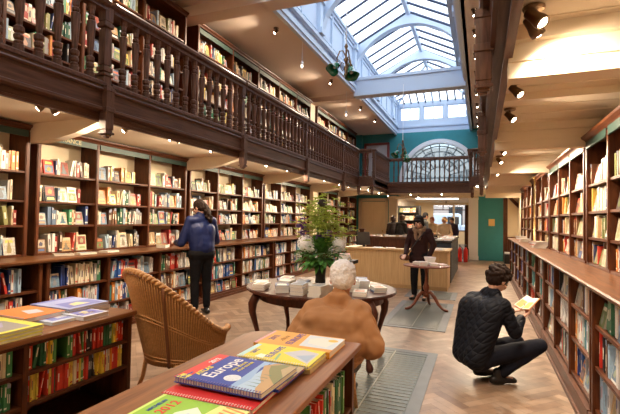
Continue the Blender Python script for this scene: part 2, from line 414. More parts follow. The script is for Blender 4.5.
def balustrade(label, p0, p1, nb, newel_at, thin=False, fin=False, group='turned oak balustrade sections round the gallery'):
    """p0,p1 floor-line ends (x,y)"""
    x0,y0 = p0; x1,y1 = p1; q_=math.hypot(x1-x0,y1-y0); x0+=(x1-x0)/q_*.056; y0+=(y1-y0)/q_*.056
    if newel_at==[] or thin: x1-=(x1-x0)/q_*.06; y1-=(y1-y0)/q_*.06
    L = math.hypot(x1-x0, y1-y0); a = math.atan2(y1-y0, x1-x0)
    t = thing('balustrade', label, 'balustrade', (x0,y0,2.755), a, group)
    X = None
    hr = MB()
    prof = [(-.05,.74),(-.045,.775),(-.075,.79),(-.08,.82),(-.06,.85),(.06,.85),(.08,.82),(.075,.79),(.045,.775),(.05,.74)]
    if thin: prof = [(-.035,.75),(-.04,.80),(-.025,.85),(.025,.85),(.04,.80),(.035,.75)]
    hr.ext(prof, 0.0, L, 'x'); part('handrail', hr, M['oakh'], t, world=False)
    br = MB(); br.ext([(-.05,0),(-.05,.03),(-.035,.045),(.035,.045),(.05,.03),(.05,0)], 0, L, 'x'); part('bottom_rail', br, M['oakh'], t, world=False)
    for k in range(nb):
        u = L*(k+1)/(nb+1)
        o = bpy.data.objects.new('baluster', bal_mesh(1.22 if not thin else .85, 8)); C.objects.link(o); o.parent = t; o.location = (u,0,.042); o.scale = (1,1,.945)
        if thin: o.scale = (1,1,.955)
    for (q, dr) in newel_at:
        mb = MB(); newel(mb, q*L, 0, 0, fin); part('newel_post', mb, M['oak'], t, world=False, bevel=.004)
        if dr:
            mb = MB(); X = Matrix.Translation((q*L,0,-2.755))
            m2 = MB(); pendant(m2, 0, -.045 if p0[0]<-3 else .045); mb.add([X@Vector(v) for v in m2.v], m2.f); part('pendant_drop', mb, M['oak'], t, world=False, bevel=.004)
    return t
lx = -3.42
balustrade('nearest stretch of the left gallery balustrade, above the first bookcase', (lx,.51),(lx,3.06), 14, [(1,1)])
balustrade('left gallery balustrade stretch just beyond the nearest newel post', (lx,3.06),(lx,5.61), 14, [(1,1)])
balustrade('left gallery balustrade stretch above the man in the blue jacket', (lx,5.61),(lx,8.17), 14, [(1,1)])
balustrade('left gallery balustrade stretch above the flowers', (lx,8.17),(lx,10.73), 14, [(1,1)])
balustrade('short last stretch of the left gallery balustrade before its corner', (lx,10.73),(lx,12.25), 9, [(1,1)])
balustrade('close-set projecting balustrade at the left end of the bridge gallery', (-2.95,12.3),(-2.95,14.40), 13, [(0,1),(1,0)])
balustrade('tiny cross balustrade joining the two left gallery lines', (lx,12.25),(-2.95,12.27), 2, [])
balustrade('slender dark balustrade across the end of the hall before the arched window', (-2.95,14.40),(-.30,14.40), 16, [], thin=True)
balustrade('short right return of the bridge balustrade with ball-topped newel', (-.30,14.40),(-.30,13.0), 7, [(0,1)], fin=True)
balustrade('cross rail from ball-topped newel to the right gallery', (-.30,13.02),(.03,13.02), 2, [])
for i,(a,b,l) in enumerate(((.1,2.70,'right gallery balustrade stretch nearest overhead'),(2.70,5.24,'right gallery balustrade stretch before the twin spotlights'),(5.24,7.78,'right gallery balustrade stretch over the middle of the hall'),(7.78,10.32,'right gallery balustrade stretch two posts before the end'),(10.32,12.98,'right gallery balustrade stretch ending at the cross rail'))):
    balustrade(l, (.055,a),(.055,b), 14, [(1,1)])

# ================================================================== ROOF LANTERN
wx0, wx1 = -3.34, -.40
EZ, RZ, RX = 6.45, 7.22, -1.87
def lantern():
    Y0, Y1 = -2.5, 18.1
    mb = MB()
    for (x, s) in ((wx0, 1),(wx1,-1)):
        mb.box((x-s*.12,Y0,CZ),(x,Y1,EZ+.05))
        for (o,z0,z1) in ((.05,5.20,5.30),(.09,5.42,5.50),(.05,5.50,5.54),(.06,EZ-.10,EZ),(.10,EZ-.04,EZ+.04)): mb.box((x,Y0,z0),(x+s*o,Y1,z1))
    mb.box((wx0,Y1,CZ),(wx1,Y1+.15,5.72)); mb.box((wx0,Y1-.06,5.42),(wx1,Y1,5.50)); mb.box((wx0,Y1,6.30),(wx1,Y1+.15,EZ+.05)); mb.box((wx0-.1,Y0-.12,CZ),(wx1+.1,Y0,EZ+.7))
    mb.box((wx0,Y1-.08,5.20),(wx1,Y1,5.28))
    for x in (wx0, wx0+.95, wx0+1.9, wx1-.13): mb.box((x,Y1,5.72),(x+.13,Y1+.15,6.3))
    struct('wall_lantern', mb, M['lantern'])
    # upstand panels and pilasters
    t = MB()
    y = Y0
    k = 0
    while y < Y1-.3:
        for (x, s) in ((wx0, 1),(wx1,-1)):
            w = .17 if k % 3 == 0 else .07
            t.box((x,y,5.54),(x+s*(.09 if k%3==0 else .045),y+w,EZ-.1))
            if k % 3 == 0: t.box((x,y-.03,5.54),(x+s*.14,y+w+.03,5.66)); t.box((x,y-.03,EZ-.22),(x+s*.14,y+w+.03,EZ-.1))
            t.box((x,y,5.60),(x+s*.03,y+.92,5.66)); t.box((x,y,EZ-.19),(x+s*.03,y+.92,EZ-.13))
        y += .917; k += 1
    struct('trim_15', t, M['lantern'])
    # lower rails of end windows + glass
    for i,(a,b) in enumerate(((wx0+.13,wx0+.95),(wx0+1.08,wx0+1.9),(wx0+2.03,wx1-.13))):
        g = MB(); g.box((a,Y1+.06,5.72),(b,Y1+.07,6.3)); w = struct('window_%d'%(i+2), g, M['glass'])
        f = MB(); f.box((a,Y1+.03,5.72),(a+.04,Y1+.1,6.3)); f.box((b-.04,Y1+.03,5.72),(b,Y1+.1,6.3)); f.box((a,Y1+.03,5.72),(b,Y1+.1,5.76)); f.box((a,Y1+.03,6.26),(b,Y1+.1,6.3)); f.box(((a+b)/2-.012,Y1+.04,5.72),((a+b)/2+.012,Y1+.09,6.3))
        part('window_frame', f, M['lantern'], w)
    yh = 15.75
    # ridge and hips
    r = MB(); r.tube([(RX,Y0,RZ-.04),(RX,yh,RZ-.04)], .085, 6)
    r.tube([(RX,yh,RZ),(wx0,Y1,EZ)], .05, 6); r.tube([(RX,yh,RZ),(wx1,Y1,EZ)], .05, 6); r.tube([(RX,yh,RZ),(RX,Y1,EZ)], .04, 6)
    for y in (.65, 3.4, 6.15, 8.9, 11.65, 14.35):      # arched trusses
        for s,(xe) in ((1,wx0),(-1,wx1)):
            n=16; pts_o=[]; pts_i=[]
            for k in range(n+1):
                f=k/n; x = xe+(RX-xe)*f
                zo = EZ+(RZ-EZ)*f-.02
                zi = 5.75 + (RZ-.36-5.75)*math.sin(pi/2*min(1,f*1.0))**.55 if f>0 else 5.75
                pts_o.append((x,zo)); pts_i.append((x,min(zi,zo-.14)))
            for k in range(n):
                a,b,c_,d_ = pts_i[k],pts_i[k+1],pts_o[k+1],pts_o[k]
                vs=[(a[0],y-.10,a[1]),(b[0],y-.10,b[1]),(c_[0],y-.10,c_[1]),(d_[0],y-.10,d_[1])]
                vs+=[(v[0],y+.10,v[2]) for v in vs]
                r.add(vs,[(0,1,2,3),(7,6,5,4),(0,4,5,1),(3,2,6,7),(0,3,7,4),(1,5,6,2)])
    struct('beam_roof', r, M['lantern'])
    bars = MB(); y = Y0+.3
    while y < yh-.05:
        for xe in (wx0,wx1): bars.tube([(xe,y,EZ+.0),(RX,y,RZ-.02)], .036, 4)
        y += .55
    for k in range(1,5):
        f=k/5
        bars.tube([(wx0+(RX-wx0)*0+0, yh+(Y1-yh)*f, EZ),(RX+(wx0-RX)*f, yh+(Y1-yh)*f, RZ+(EZ-RZ)*f)], .032, 4)
        bars.tube([(wx1, yh+(Y1-yh)*f, EZ),(RX+(wx1-RX)*f, yh+(Y1-yh)*f, RZ+(EZ-RZ)*f)], .032, 4)
        for s in (wx0,wx1): bars.tube([(RX+(s-RX)*f, Y1, EZ),(RX+(s-RX)*f, yh+(Y1-yh)*f, RZ+(EZ-RZ)*f)], .032, 4)
    struct('beam_glazing', bars, plain('glazing_bar', (.05,.07,.13), .5))
    g = MB()
    z=.02
    g.quad([(wx0,Y0,EZ+z),(wx0,Y1,EZ+z),(RX,yh,RZ+z),(RX,Y0,RZ+z)]); g.quad([(wx1,Y0,EZ+z),(RX,Y0,RZ+z),(RX,yh,RZ+z),(wx1,Y1,EZ+z)]); g.quad([(wx0,Y1,EZ+z),(wx1,Y1,EZ+z),(RX,yh,RZ+z)])
    struct('window_5', g, M['glass'])
    # cross beams
    for i, y in enumerate((.55, 6.15, 11.68)):
        b = MB(); b.box((wx0-.02,y-.13,5.04),(wx1+.02,y+.13,5.50)); b.box((wx0-.02,y-.17,5.44),(wx1+.02,y+.17,5.52)); b.box((wx0-.02,y-.16,5.00),(wx1+.02,y+.16,5.07))
        if i<2: b.box((LW,y-.13,5.04),(wx0,y+.13,5.2)); b.box((LW,y-.16,5.0),(wx0,y+.16,5.07))
        struct('beam_cross_%d'%(i+1), b, M['lantern'] if i==2 else M['plaster'] if i==5 else M['ceil'] if i<2 else M['lantern'])
    b = MB(); b.box((LW,11.95,5.06),(wx0,12.3,5.2)); struct('beam_cross_4', b, M['ceil'])
    e = MB(); e.box((wx0-.06,Y0,5.12),(wx0+.02,Y1,5.24)); e.box((wx1-.02,Y0,5.12),(wx1+.06,Y1,5.24)); struct('trim_16', e, M['lantern'])
    p = MB(); p.box((wx1-.28,Y0,6.0),(wx1-.12,13.0,6.10)); 
    for y in (1,4,7,10,12.9): p.box((wx1-.12,y,6.02),(wx1,y+.05,6.08))
    o = part('roller_blind_box', p, plain('blind_grey', (.30,.31,.33), .5), None); tag(o, 'long grey blind box fixed along the right side of the roof light', 'blind')
lantern()

# ================================================================== BOOKCASES
BOOKS = []      # records
PAL = {
 'pale': [('cream',(.70,.60,.42)),('white',(.76,.72,.66)),('pale grey',(.50,.48,.44)),('tan',(.50,.34,.19)),('cream',(.66,.54,.35)),('white',(.74,.70,.62)),('dark red',(.30,.03,.03)),('dark green',(.03,.12,.07)),('slate blue',(.14,.20,.30)),('dark brown',(.09,.045,.03)),('black',(.02,.02,.025)),('grey',(.30,.29,.28)),('white',(.78,.76,.72)),('orange',(.75,.30,.08)),('red',(.52,.06,.04)),('dark blue',(.04,.07,.22)),('olive',(.27,.27,.10)),('brown',(.22,.11,.06)),('black',(.03,.03,.035)),('pale blue',(.40,.55,.66)),('green',(.05,.27,.13)),('yellow',(.80,.60,.14))],
 'spine': [('white',(.84,.83,.82)),('white',(.82,.81,.80)),('white',(.78,.79,.80)),('blue',(.04,.13,.42)),('white',(.80,.79,.75)),('red',(.60,.05,.035)),('dark blue',(.03,.06,.24)),('black',(.025,.025,.03)),('cream',(.74,.66,.50)),('pale blue',(.36,.52,.68)),('grey',(.40,.40,.41)),('teal',(.06,.26,.28)),('orange',(.75,.28,.06)),('brown',(.20,.10,.06)),('white',(.82,.80,.76)),('green',(.06,.22,.12))],
 'guide': [('red',(.66,.045,.025)),('red',(.70,.06,.03)),('orange',(.80,.27,.03)),('yellow',(.85,.60,.05)),('dark green',(.03,.14,.06)),('cream',(.82,.72,.48)),('red',(.62,.04,.03)),('green',(.10,.30,.08)),('yellow',(.82,.66,.10)),('black',(.03,.03,.03))],
 'guideb': [('dark blue',(.03,.07,.30)),('blue',(.05,.16,.50)),('cream',(.80,.70,.50)),('green',(.05,.22,.08)),('dark green',(.02,.10,.05)),('red',(.60,.05,.03))],
 'warm': [('orange',(.72,.25,.06)),('red',(.58,.06,.04)),('cream',(.80,.68,.45)),('tan',(.55,.36,.20)),('white',(.82,.76,.66)),('brown',(.24,.11,.06)),('dark blue',(.06,.08,.20)),('yellow',(.78,.52,.10)),('black',(.03,.03,.03)),('white',(.80,.75,.66)),('olive',(.22,.24,.10)),('grey',(.42,.40,.38))],
}
LFT = Matrix.Rotation(pi/2,4,'Z'); RGT = Matrix.Rotation(-pi/2,4,'Z')
def fill(bay, row, group, M0, width, hmax, depth, pal, p_face=.12, fillf=.96, tmin=.014, tmax=.04, hmin=.62, rr=None, lean_end=True):
    """books along local +x from M0 (left-bottom-front of the bay opening)"""
    r = rr or rnd
    u = .012; i = 0; lim = width-.012
    stop = lim*fillf if r.random() < .7 else lim*r.uniform(.8,1)*fillf
    P = PAL[pal]; last = None; recent=[]
    while True:
        if last is not None and r.random() < .35: cn = last     # runs of one series
        else: cn = P[int(r.random()*len(P))]
        last = cn; name, c = cn
        g = r.uniform(.82,1.12); c = tuple(min(.92, x*g) for x in c)
        face = r.random() < p_face
        if face:
            w = r.uniform(.105,.15); th = r.uniform(.012,.03); h = min(hmax*.93, w*r.uniform(1.35,1.55)); 
            if u+w > stop: 
                if u+.03>stop: break
                face=False
        if not face:
            w = r.uniform(tmin,tmax); h = hmax*r.uniform(hmin,.94)
            if u+w > stop: break
        lean = 0
        d = min(depth*.9, h*.72) if not face else th
        setb = r.uniform(.0,.025) if not face else r.uniform(0,.02)
        X = M0 @ Matrix.Translation((u, .012+setb, .0015))
        if face:
            tilt = rad(r.uniform(7,13)); X = X @ Matrix.Rotation(-tilt,4,'X')
        elif r.random() < .10 and u+w+.05 < stop and h>.1:
            lean = rad(r.uniform(4,13)); 
            if r.random()<.5:   # leans right: top to +x
                X = X @ Matrix.Rotation(lean,4,'Y'); X = X @ Matrix.Translation((0,0,0)); adv = w*cos(lean)+h*sin(lean)
                X = Matrix.Translation((0,0,w*sin(lean))) @ X
            else:
                X = X @ Matrix.Translation((h*sin(lean),0,0)) @ Matrix.Rotation(-lean,4,'Y'); adv = w*cos(lean)+h*sin(lean)
            w2 = adv
            if u+w2 > lim: break
        BOOKS.append(dict(X=X, w=w, d=d, h=h, face=face, name=name, c=c, bay=bay, row=row, i=i, group=group, s=r.random(), lab=r.random()<.75))
        u += (w if not lean else w2) + r.uniform(.0008,.003) + (.012 if face else 0); i += 1
        if r.random() < .012: u += r.uniform(.03,.09)
def book_geo(mb, b, X=None):
    w,d,h,c = b['w'],b['d'],b['h'],b['c']; s=b['s']
    pg=(.80,.74,.62)
    if b['face']:
        mb.box((0,0,0),(w,d,h),[c,pg,c,c,pg,c],X)
        e=-.0008; k=int(s*97)
        alt=[(.85,.80,.70),(.75,.20,.08),(.08,.15,.35),(.80,.62,.15),(.10,.10,.10),(.30,.42,.20),(.50,.30,.16)][k%7]
        a2=[(.38,.24,.12),(.16,.26,.38),(.60,.52,.40),(.20,.28,.11),(.52,.33,.15),(.11,.09,.09),(.30,.07,.05),(.62,.60,.55)][k%8]
        z0,z1=(.10,.62) if k%2 else (.38,.92)
        if k%5<3: z0,z1=(.0,1.) if k%5 else (.0,.78)
        m_=.0 if k%5<3 else .08
        mb.quad([(w*m_,e,h*z0),(w*(1-m_),e,h*z0),(w*(1-m_),e,h*z1),(w*m_,e,h*z1)],a2,X,1)
        0 and mb.quad([(w*.08,e,h*z0),(w*.92,e,h*z0),(w*.92,e,h*z1),(w*.08,e,h*z1)],a2,X,1)
        t0,t1=(.70,.86) if k%2 else (.12,.26)
        mb.quad([(w*.15,e*2,h*t0),(w*.85,e*2,h*t0),(w*.80,e*2,h*t1),(w*.2,e*2,h*t1)],alt,X)
        mb.quad([(w*.3,e*3,h*(z0+.12)),(w*.62,e*3,h*(z0+.1)),(w*.7,e*3,h*(z0+.3)),(w*.45,e*3,h*(z1-.10)),(w*.28,e*3,h*(z0+.26))],tuple(.4*x+.3*y for x,y in zip(alt,c)),X)
    else:
        mb.box((0,.001,.0),(w,d,h),[c,c,c,c,c,c],X)
        mb.quad([(w*.12,.004,h+.0004),(w*.88,.004,h+.0004),(w*.88,d-.002,h+.0004),(w*.12,d-.002,h+.0004)],pg,X)
        if b['lab']:
            e=-.0002; lum=sum(c)/3; lc=(.85,.80,.66) if lum<.4 else (.12,.10,.12) if s<.5 else (.55,.08,.05)
            a=.25+.3*s; 
            mb.quad([(w*.3,e,h*a),(w*.7,e,h*a),(w*.7,e,h*(a+.34)),(w*.3,e,h*(a+.34))],lc,X)
            if s>.6: mb.quad([(0,e,h*.08),(w,e,h*.08),(w,e,h*.14),(0,e,h*.14)],lc,X)
            elif s<.25: mb.quad([(0,e,h*.84),(w,e,h*.84),(w,e,h),(0,e,h)],tuple(1-.8*x for x in lc),X)

def bookcase(name, label, side, xf, xb, ys, zs, ztop, plinth=None, sign=None, cornice=True, nparts=True, back='cream', top=None, cat='bookcase', group=None, pil=.05):
    """side 'L' faces +x. ys: divider lines; zs: bottom z of every row (top of shelf); ztop: opening top."""
    s = 1 if side=='L' else -1
    t = thing(name, label, cat, ((xf+xb)/2,(ys[0]+ys[-1])/2, min(zs)-.03 if plinth is None else 0), 0, group)
    zb = min(zs)-.025 if plinth is None else 0
    zt = ztop if top is None else top
    mb = MB(); mb.box((xb,ys[0],zb),(xb+s*.012,ys[-1],zt)); part('back_panel', mb, M[back], t)
    for i,y in enumerate(ys):
        e = i in (0,len(ys)-1)
        a,b = (y,y+pil) if i==0 else (y-pil,y) if e else (y-pil/2,y+pil/2)
        mb = MB(); mb.box((xb+s*.012,a,zb),(xf,b,zt)); mb.box((xf-s*.002,a+.008,zb+.03),(xf+s*.008,b-.008,zt-.02)); part('side_panel' if e else 'divider', mb, M['case'], t)
    for i in range(len(ys)-1):
        a = ys[i]+(pil if i==0 else pil/2); b = ys[i+1]-(pil if i==len(ys)-2 else pil/2)
        for j,z in enumerate(zs):
            mb = MB(); mb.box((xb+s*.012,a,z-.024),(xf-s*.006,b,z)); part('shelf', mb, M['caseh'], t)
    if plinth is not None:
        mb = MB(); mb.box((xb+s*.02,ys[0]+.002,0),(xf+s*.03,ys[-1]-.002,plinth)); mb.box((xb+s*.02,ys[0]+.002,0),(xf+s*.045,ys[-1]-.002,.04)); part('plinth', mb, M['caseh'], t)
    if cornice:
        mb = MB(); prof=[(xb,zt),(xf+s*.01,zt),(xf+s*.02,zt+.02),(xf+s*.05,zt+.04),(xf+s*.055,zt+.06),(xb,zt+.06)]
        mb.ext(prof, ys[0]-.015, ys[-1]+.015, 'y'); part('cornice', mb, M['caseh'], t)
    if sign:
        for i in range(len(ys)-1):
            mb = MB(); mb.box((xf-s*.01,ys[i]+.03,sign[0]),(xf+s*.012,ys[i+1]-.03,sign[1])); sb = part('sign_board', mb, M['green'], t)
            w = sign[2][i] if len(sign)>2 and i<len(sign[2]) else None
            if w:
                R = LFT if side=='L' else RGT
                X = Matrix.Translation((xf+s*.0135,(ys[i]+ys[i+1])/2,sign[0]+.02)) @ R @ Matrix.Rotation(pi/2,4,'X')
                text('sign_lettering', w, .085, X, M['gold'], sb, align='CENTER')
    return t
def bayM(side, xf, ya, yb, z, pil=.025):
    s = 1 if side=='L' else -1
    return (Matrix.Translation((xf-s*.012, ya+pil, z)) @ LFT) if side=='L' else (Matrix.Translation((xf+.012, yb-pil, z)) @ RGT)
def stock(side, xf, ys, zs, ztop, depth, pal, bayname, rowname, group, p_face, toprow=None, **k):
    for i in range(len(ys)-1):
        for j,z in enumerate(zs):
            zn = (zs[j+1]-.024) if j+1 < len(zs) else ztop
            h = min(zn-z, .275)
            if toprow and j == len(zs)-1: h = toprow
            fill(bayname(i), rowname(j), group, bayM(side,xf,ys[i],ys[i+1],z,.05), ys[i+1]-ys[i]-.10, h, depth, pal(j) if callable(pal) else pal, p_face(j) if callable(p_face) else p_face, **k)
ROW = {5:['lowest','fourth','third','second','top'],4:['lowest','third','second','top'],3:['lowest','middle','top'],2:['lower','upper'],6:['lowest','fifth','fourth','third','second','top'],7:['lowest','sixth','fifth','fourth','third','second','top']}
# --- left wall, lower cases under the counter
LZ = [.11, .365, .665]; LTOP = .945
lowL = [([.42,1.38,2.34,3.30],'nearest low bookcase under the left counter, behind the low shelf unit'),([3.34,4.21,5.17,6.28],'low bookcase under the left counter behind the wicker chair'),([6.32,7.56,9.0],'low bookcase under the left counter beside the man in blue'),([9.04,9.96,11.1,12.36],'low bookcase under the left counter behind the flowers'),([12.85,14.0,15.1],'low bookcase under the left wall just past the cream pilaster'),([15.14,16.4,17.80],'last low bookcase on the left wall before the door')]
LOWN = ['nearest','wicker-chair','blue-jacket','flower-side','past-pilaster','door-side']
for k,(ys,lab) in enumerate(lowL):
    bookcase('low_bookcase', lab, 'L', -4.52, LW+.3, ys, LZ, LTOP, plinth=.085, cornice=False, back='case', top=.955, group='low bookcases along the left wall')
    stock('L', -4.52, ys, LZ, LTOP, .28, 'spine', lambda i,k=k: f'{ORD[i]} bay of {LOWN[k]} low left case', lambda j: ROW[3][j], 'books in the low left-wall bookcases', lambda j: .05 if j else .35, hmin=.76, tmax=.045)
mb = MB(); mb.ext([(LW+.04,.958),(-4.50,.958),(-4.47,.97),(-4.465,.99),(-4.48,1.0),(LW+.04,1.0)], .40, 12.42, 'y'); o = part('countertop', mb, M['counter'], None); tag(o, 'long polished wooden counter running along the left wall bookcases', 'counter')
mb = MB(); mb.ext([(LW+.04,.958),(-4.50,.958),(-4.47,.97),(-4.465,.99),(-4.48,1.0),(LW+.04,1.0)], 12.83, 17.8, 'y'); o = part('countertop', mb, M['counter'], None); tag(o, 'short far length of left counter past the cream pilaster', 'counter')
# --- left wall, upper cases
UZ = [1.027, 1.372, 1.665, 2.01]; UTOP = 2.44
UPN = ['nearest','France-sign','jacket-side','flower-side','past-pilaster','door-side']
upL = [([.50,1.50,2.50,3.44],2.50,'nearest tall bookcase on the left counter, cut by the photo edge'),([3.53,4.41,5.42,6.36],2.50,'tall bookcase on the left counter with France on its green board'),([6.44,7.36,8.34,9.29],2.51,'tall bookcase on the left counter, right of the man in blue'),([9.37,10.32,11.3,12.40],2.53,'tall bookcase on the left counter behind the flowers'),([12.85,14.0,15.1],2.52,'tall bookcase just past the cream pilaster on the left wall'),([15.16,16.5,17.80],2.52,'last tall bookcase on the left wall beside the cream door')]
for k,(ys,zt,lab) in enumerate(upL):
    bookcase('tall_bookcase', lab, 'L', -5.0, LW+.005, ys, UZ, UTOP, sign=(UTOP-.02,UTOP+.055,(['FRANCE'] if k==1 else [])), top=zt, group='tall bookcases on the left counter')
    stock('L', -5.0, ys, UZ, UTOP, .27, 'pale' if k<3 else 'pale', lambda i,k=k: f'{ORD[i]} bay of {UPN[k]} tall left case', lambda j: ROW[4][j], 'books in the tall left-wall bookcases', lambda j: .34 if j in (2,3) else .27, toprow=.26, tmin=.016, tmax=.048)
# --- gallery cases
GZ = [2.80,3.11,3.41,3.71,4.01,4.29,4.56]
for k,(ys,lab) in enumerate((([-.4,.7,1.8,2.9],'nearest gallery bookcase behind the balusters'),([2.94,3.95,5.0,6.0],'gallery bookcase ending at the near ceiling beam'),([6.32,7.5,8.6,9.7,10.8,11.85],'long gallery bookcase with green boards behind the balusters'),([12.4,13.5,14.6,15.7,16.9],'far gallery bookcase past the white pier'))):
    bookcase('gallery_bookcase', lab, 'L', -4.80, LW+.2, ys, GZ, 4.86, sign=((4.88,4.97) if k>1 else None), top=5.0, back='case', group='bookcases up on the left gallery')
    stock('L', -4.80, ys, GZ, 4.86, .25, lambda j: 'pale', lambda i,k=k: f'{ORD[i]} bay of {ORD[k]} gallery case', lambda j: ROW[7][j], 'books up on the left gallery', lambda j: .15, fillf=.98)
S('trim_17', [((LW,11.9,GF),(-4.85,12.35,5.1))], 'plaster')
# --- right wall lower
RZs = [.13,.30+.10,.66+.06]
RZs = [.20,.50,.79]
ysR = [[1.9,2.75,3.61],[3.63,4.45,5.28,6.12],[6.14,7.0,7.95,8.9],[8.92,9.9,10.9,11.9,12.88]]
RLN = ['nearest','crouching-man','second-last','far']
for k,ys in enumerate(ysR):
    lab = ['low right-hand bookcase nearest the camera','low right-hand bookcase beside the crouching man','low right-hand bookcase just past the crouching man','farthest low bookcase on the right wall'][k]
    bookcase('low_bookcase', lab, 'R', .745, RW-.2, ys, RZs, 1.03, plinth=.16, cornice=False, back='case', top=1.035, group='low bookcases along the right wall')
    stock('R', .745, ys, RZs, 1.03, .28, lambda j: 'spine' if j else 'spine', lambda i,k=k: f'{ORD[len(ysR[k])-2-i]} bay of {RLN[k]} low right case', lambda j: ROW[3][j], 'books in the low right-wall bookcases', .18, tmin=.02, tmax=.055, hmin=.78)
mb = MB(); mb.ext([(RW-.04,1.04),(.72,1.04),(.695,1.05),(.69,1.07),(.70,1.08),(RW-.04,1.08)], 1.88, 12.90, 'y'); o = part('countertop', mb, M['counter'], None); tag(o, 'long polished wooden counter running along the right wall bookcases', 'counter')
# --- right wall upper
RUZ = [1.107,1.365,1.625,1.90]
ysU = [[1.82,2.66,3.51,4.36,5.18],[5.26,6.05,6.87,7.72],[7.80,8.65,9.5,10.26],[10.34,11.2,12.05,12.88]]
RUN = ['nearest','second','third','far']
for k,ys in enumerate(ysU):
    lab = ['nearest tall bookcase on the right counter','second tall bookcase on the right counter','third tall bookcase on the right counter','farthest tall bookcase on the right counter'][k]
    bookcase('tall_bookcase', lab, 'R', 1.02, RW-.005, ys, RUZ, 2.29, sign=(2.27,2.35) if k<2 else None, top=2.34, back='case', group='tall bookcases on the right counter')
    stock('R', 1.02, ys, RUZ, 2.24, .26, 'warm', lambda i,k=k: f'{ORD[len(ysU[k])-2-i]} bay of {RUN[k]} tall right case', lambda j: ROW[4][j], 'books in the tall right-wall bookcases', .30, toprow=.245, tmin=.017, tmax=.05, hmin=.74)
mb = MB(); mb.lathe([(.03,0),(.03,.015),(.013,.02),(.013,1.25),(.03,1.26),(.03,1.275)],12,(.93,8.95,1.08)); o = part('brass_pole', mb, M['brass'], None, smooth=True); tag(o, 'slim brass pole standing on the right counter before the shelves', 'pole')

# ================================================================== LOW BOOK TABLES (foreground)
def low_unit(name, label, xl, xr, y0, y1, zt, rows, divs, corner=None):
    t = thing(name, label, 'bookcase', ((xl+xr)/2,(y0+y1)/2,0))
    mb = MB()
    r = .11
    if corner:   # rounded far-left corner
        pts = [(xl,y0),(xr,y0),(xr,y1)]+[(xl+r-r*sin(a),y1-r+r*cos(a)) for a in [k*pi/2/8 for k in range(9)]]
    else: pts = [(xl,y0),(xr,y0),(xr,y1),(xl,y1)]
    mb.ext(pts, zt-.035, zt, 'z'); part('worktop', mb, M['table'], t, bevel=.008)
    mb = MB(); mb.box((xl+.05,y0+.03,.0),(xl+.07,y1-.06,zt-.036)); part('back_panel', mb, M['case'], t)
    for i,y in enumerate(divs):
        mb = MB(); mb.box((xl+.071,y,.0),(xr-.03,y+.035,zt-.036)); part('side_panel' if i in (0,len(divs)-1) else 'divider', mb, M['case'], t)
    for i in range(len(divs)-1):
        for z in rows:
            mb = MB(); mb.box((xl+.071,divs[i]+.036,z-.022),(xr-.036,divs[i+1]-.001,z)); part('shelf', mb, M['caseh'], t)
    mb = MB(); mb.box((xr-.05,divs[0],zt-.06),(xr-.028,divs[-1]+.034,zt-.037)); part('apron', mb, M['case'], t)
    mb = MB(); mb.box((xl+.075,divs[0]+.036,.0),(xr-.06,divs[-1]-.001,.07)); part('plinth', mb, M['case'], t)
    return t
low_unit('low_shelf_unit','low wooden shelf unit of red and yellow guide books left of the wicker chair',-3.12,-2.52,.30,2.64,.755,[.34,.535],[.34,1.76,2.58])
for i,(a,b) in enumerate(((.375,1.76),(1.795,2.58))):
    for j,z in enumerate((.34,.535)):
        fill(['camera-side bay of low unit by wicker chair','chair-side bay of low unit by wicker chair'][i], ROW[2][j], 'pocket guide books in the low shelf unit', Matrix.Translation((-2.56,a+.005,z))@LFT, b-a-.01, .182, .14, 'guideb' if (i==0) else 'guide', 0, .99, .009, .02, .84, lean_end=False)
low_unit('display_shelf_unit','low wooden shelf unit in front carrying spiral road atlases',-1.41,-.665,.30,2.53,.755,[.10,.40],[.36,1.42,2.44],corner=True)
for i,(a,b) in enumerate(((.395,1.42),(1.455,2.44))):
    for j,z in enumerate((.10,.40)):
        fill(['camera-side bay of atlas display unit','far bay of atlas display unit'][i], ROW[2][j], 'guide books under the atlas display', Matrix.Translation((-.70,a+.005,z))@LFT, b-a-.01, .25, .2, 'guide', 0, .99, .012, .03, .8)

# ================================================================== ATLASES
white=(.88,.87,.84)
def patch(mb, pts, col, z=.0006): mb.quad([(x,y,z) for x,y in pts], col)
def atlas(label, org, z, w, h, th, cover, art=None, texts=(), spiral=None, rot=0, edge=(.80,.76,.66), group=None, name='road_atlas'):
    """org: world x,y of lower-left cover corner as read (text runs along +Y). local x = reading direction, y = up the cover"""
    t = thing(name, label, 'atlas', (org[0],org[1],z), pi/2+rot, group)
    R = ROOTM[t.name]
    mb = MB(); mb.box((.008,.004,.002),(w-.003,h-.004,th-.002),edge); part('pages', mb, M['print_'], t, world=False, attr=True)
    mb = MB(); mb.box((0,0,0),(w,h,.0018),cover); mb.box((0,0,th-.0018),(w,h,th),cover)
    if not spiral: mb.box((0,0,0),(.003,h,th),cover)
    for it in (art or []): patch(mb, it[0], it[1], th+.0004+(it[2] if len(it)>2 else 0))
    part('cover', mb, M['print_'], t, world=False, attr=True)
    if spiral:
        mb = MB(); n=int(h/.0135)
        for k in range(n):
            y=.012+k*(h-.024)/(n-1); q=[(.010+(.0115+0)*cos(a), y+.002*math.sin(a), th/2+(th/2+.003)*sin(a)) for a in [2*pi*j/12 for j in range(12)]]
            mb.tube(q, .0022, 5, closed=True)
        part('spiral_binding', mb, plain('spiral_'+name, spiral, .35), t, world=False, smooth=True)
    for (s, x, y, size, col, *a) in texts:
        X = R @ Matrix.Translation((x,y,th+.0012)) @ Matrix.Rotation(a[0] if a else 0,4,'Z')
        text('cover_lettering', s, size, X, plain('ink', col, .4), t, ext=.0003, bold=.0012 if size>.03 else .0004)
    return t
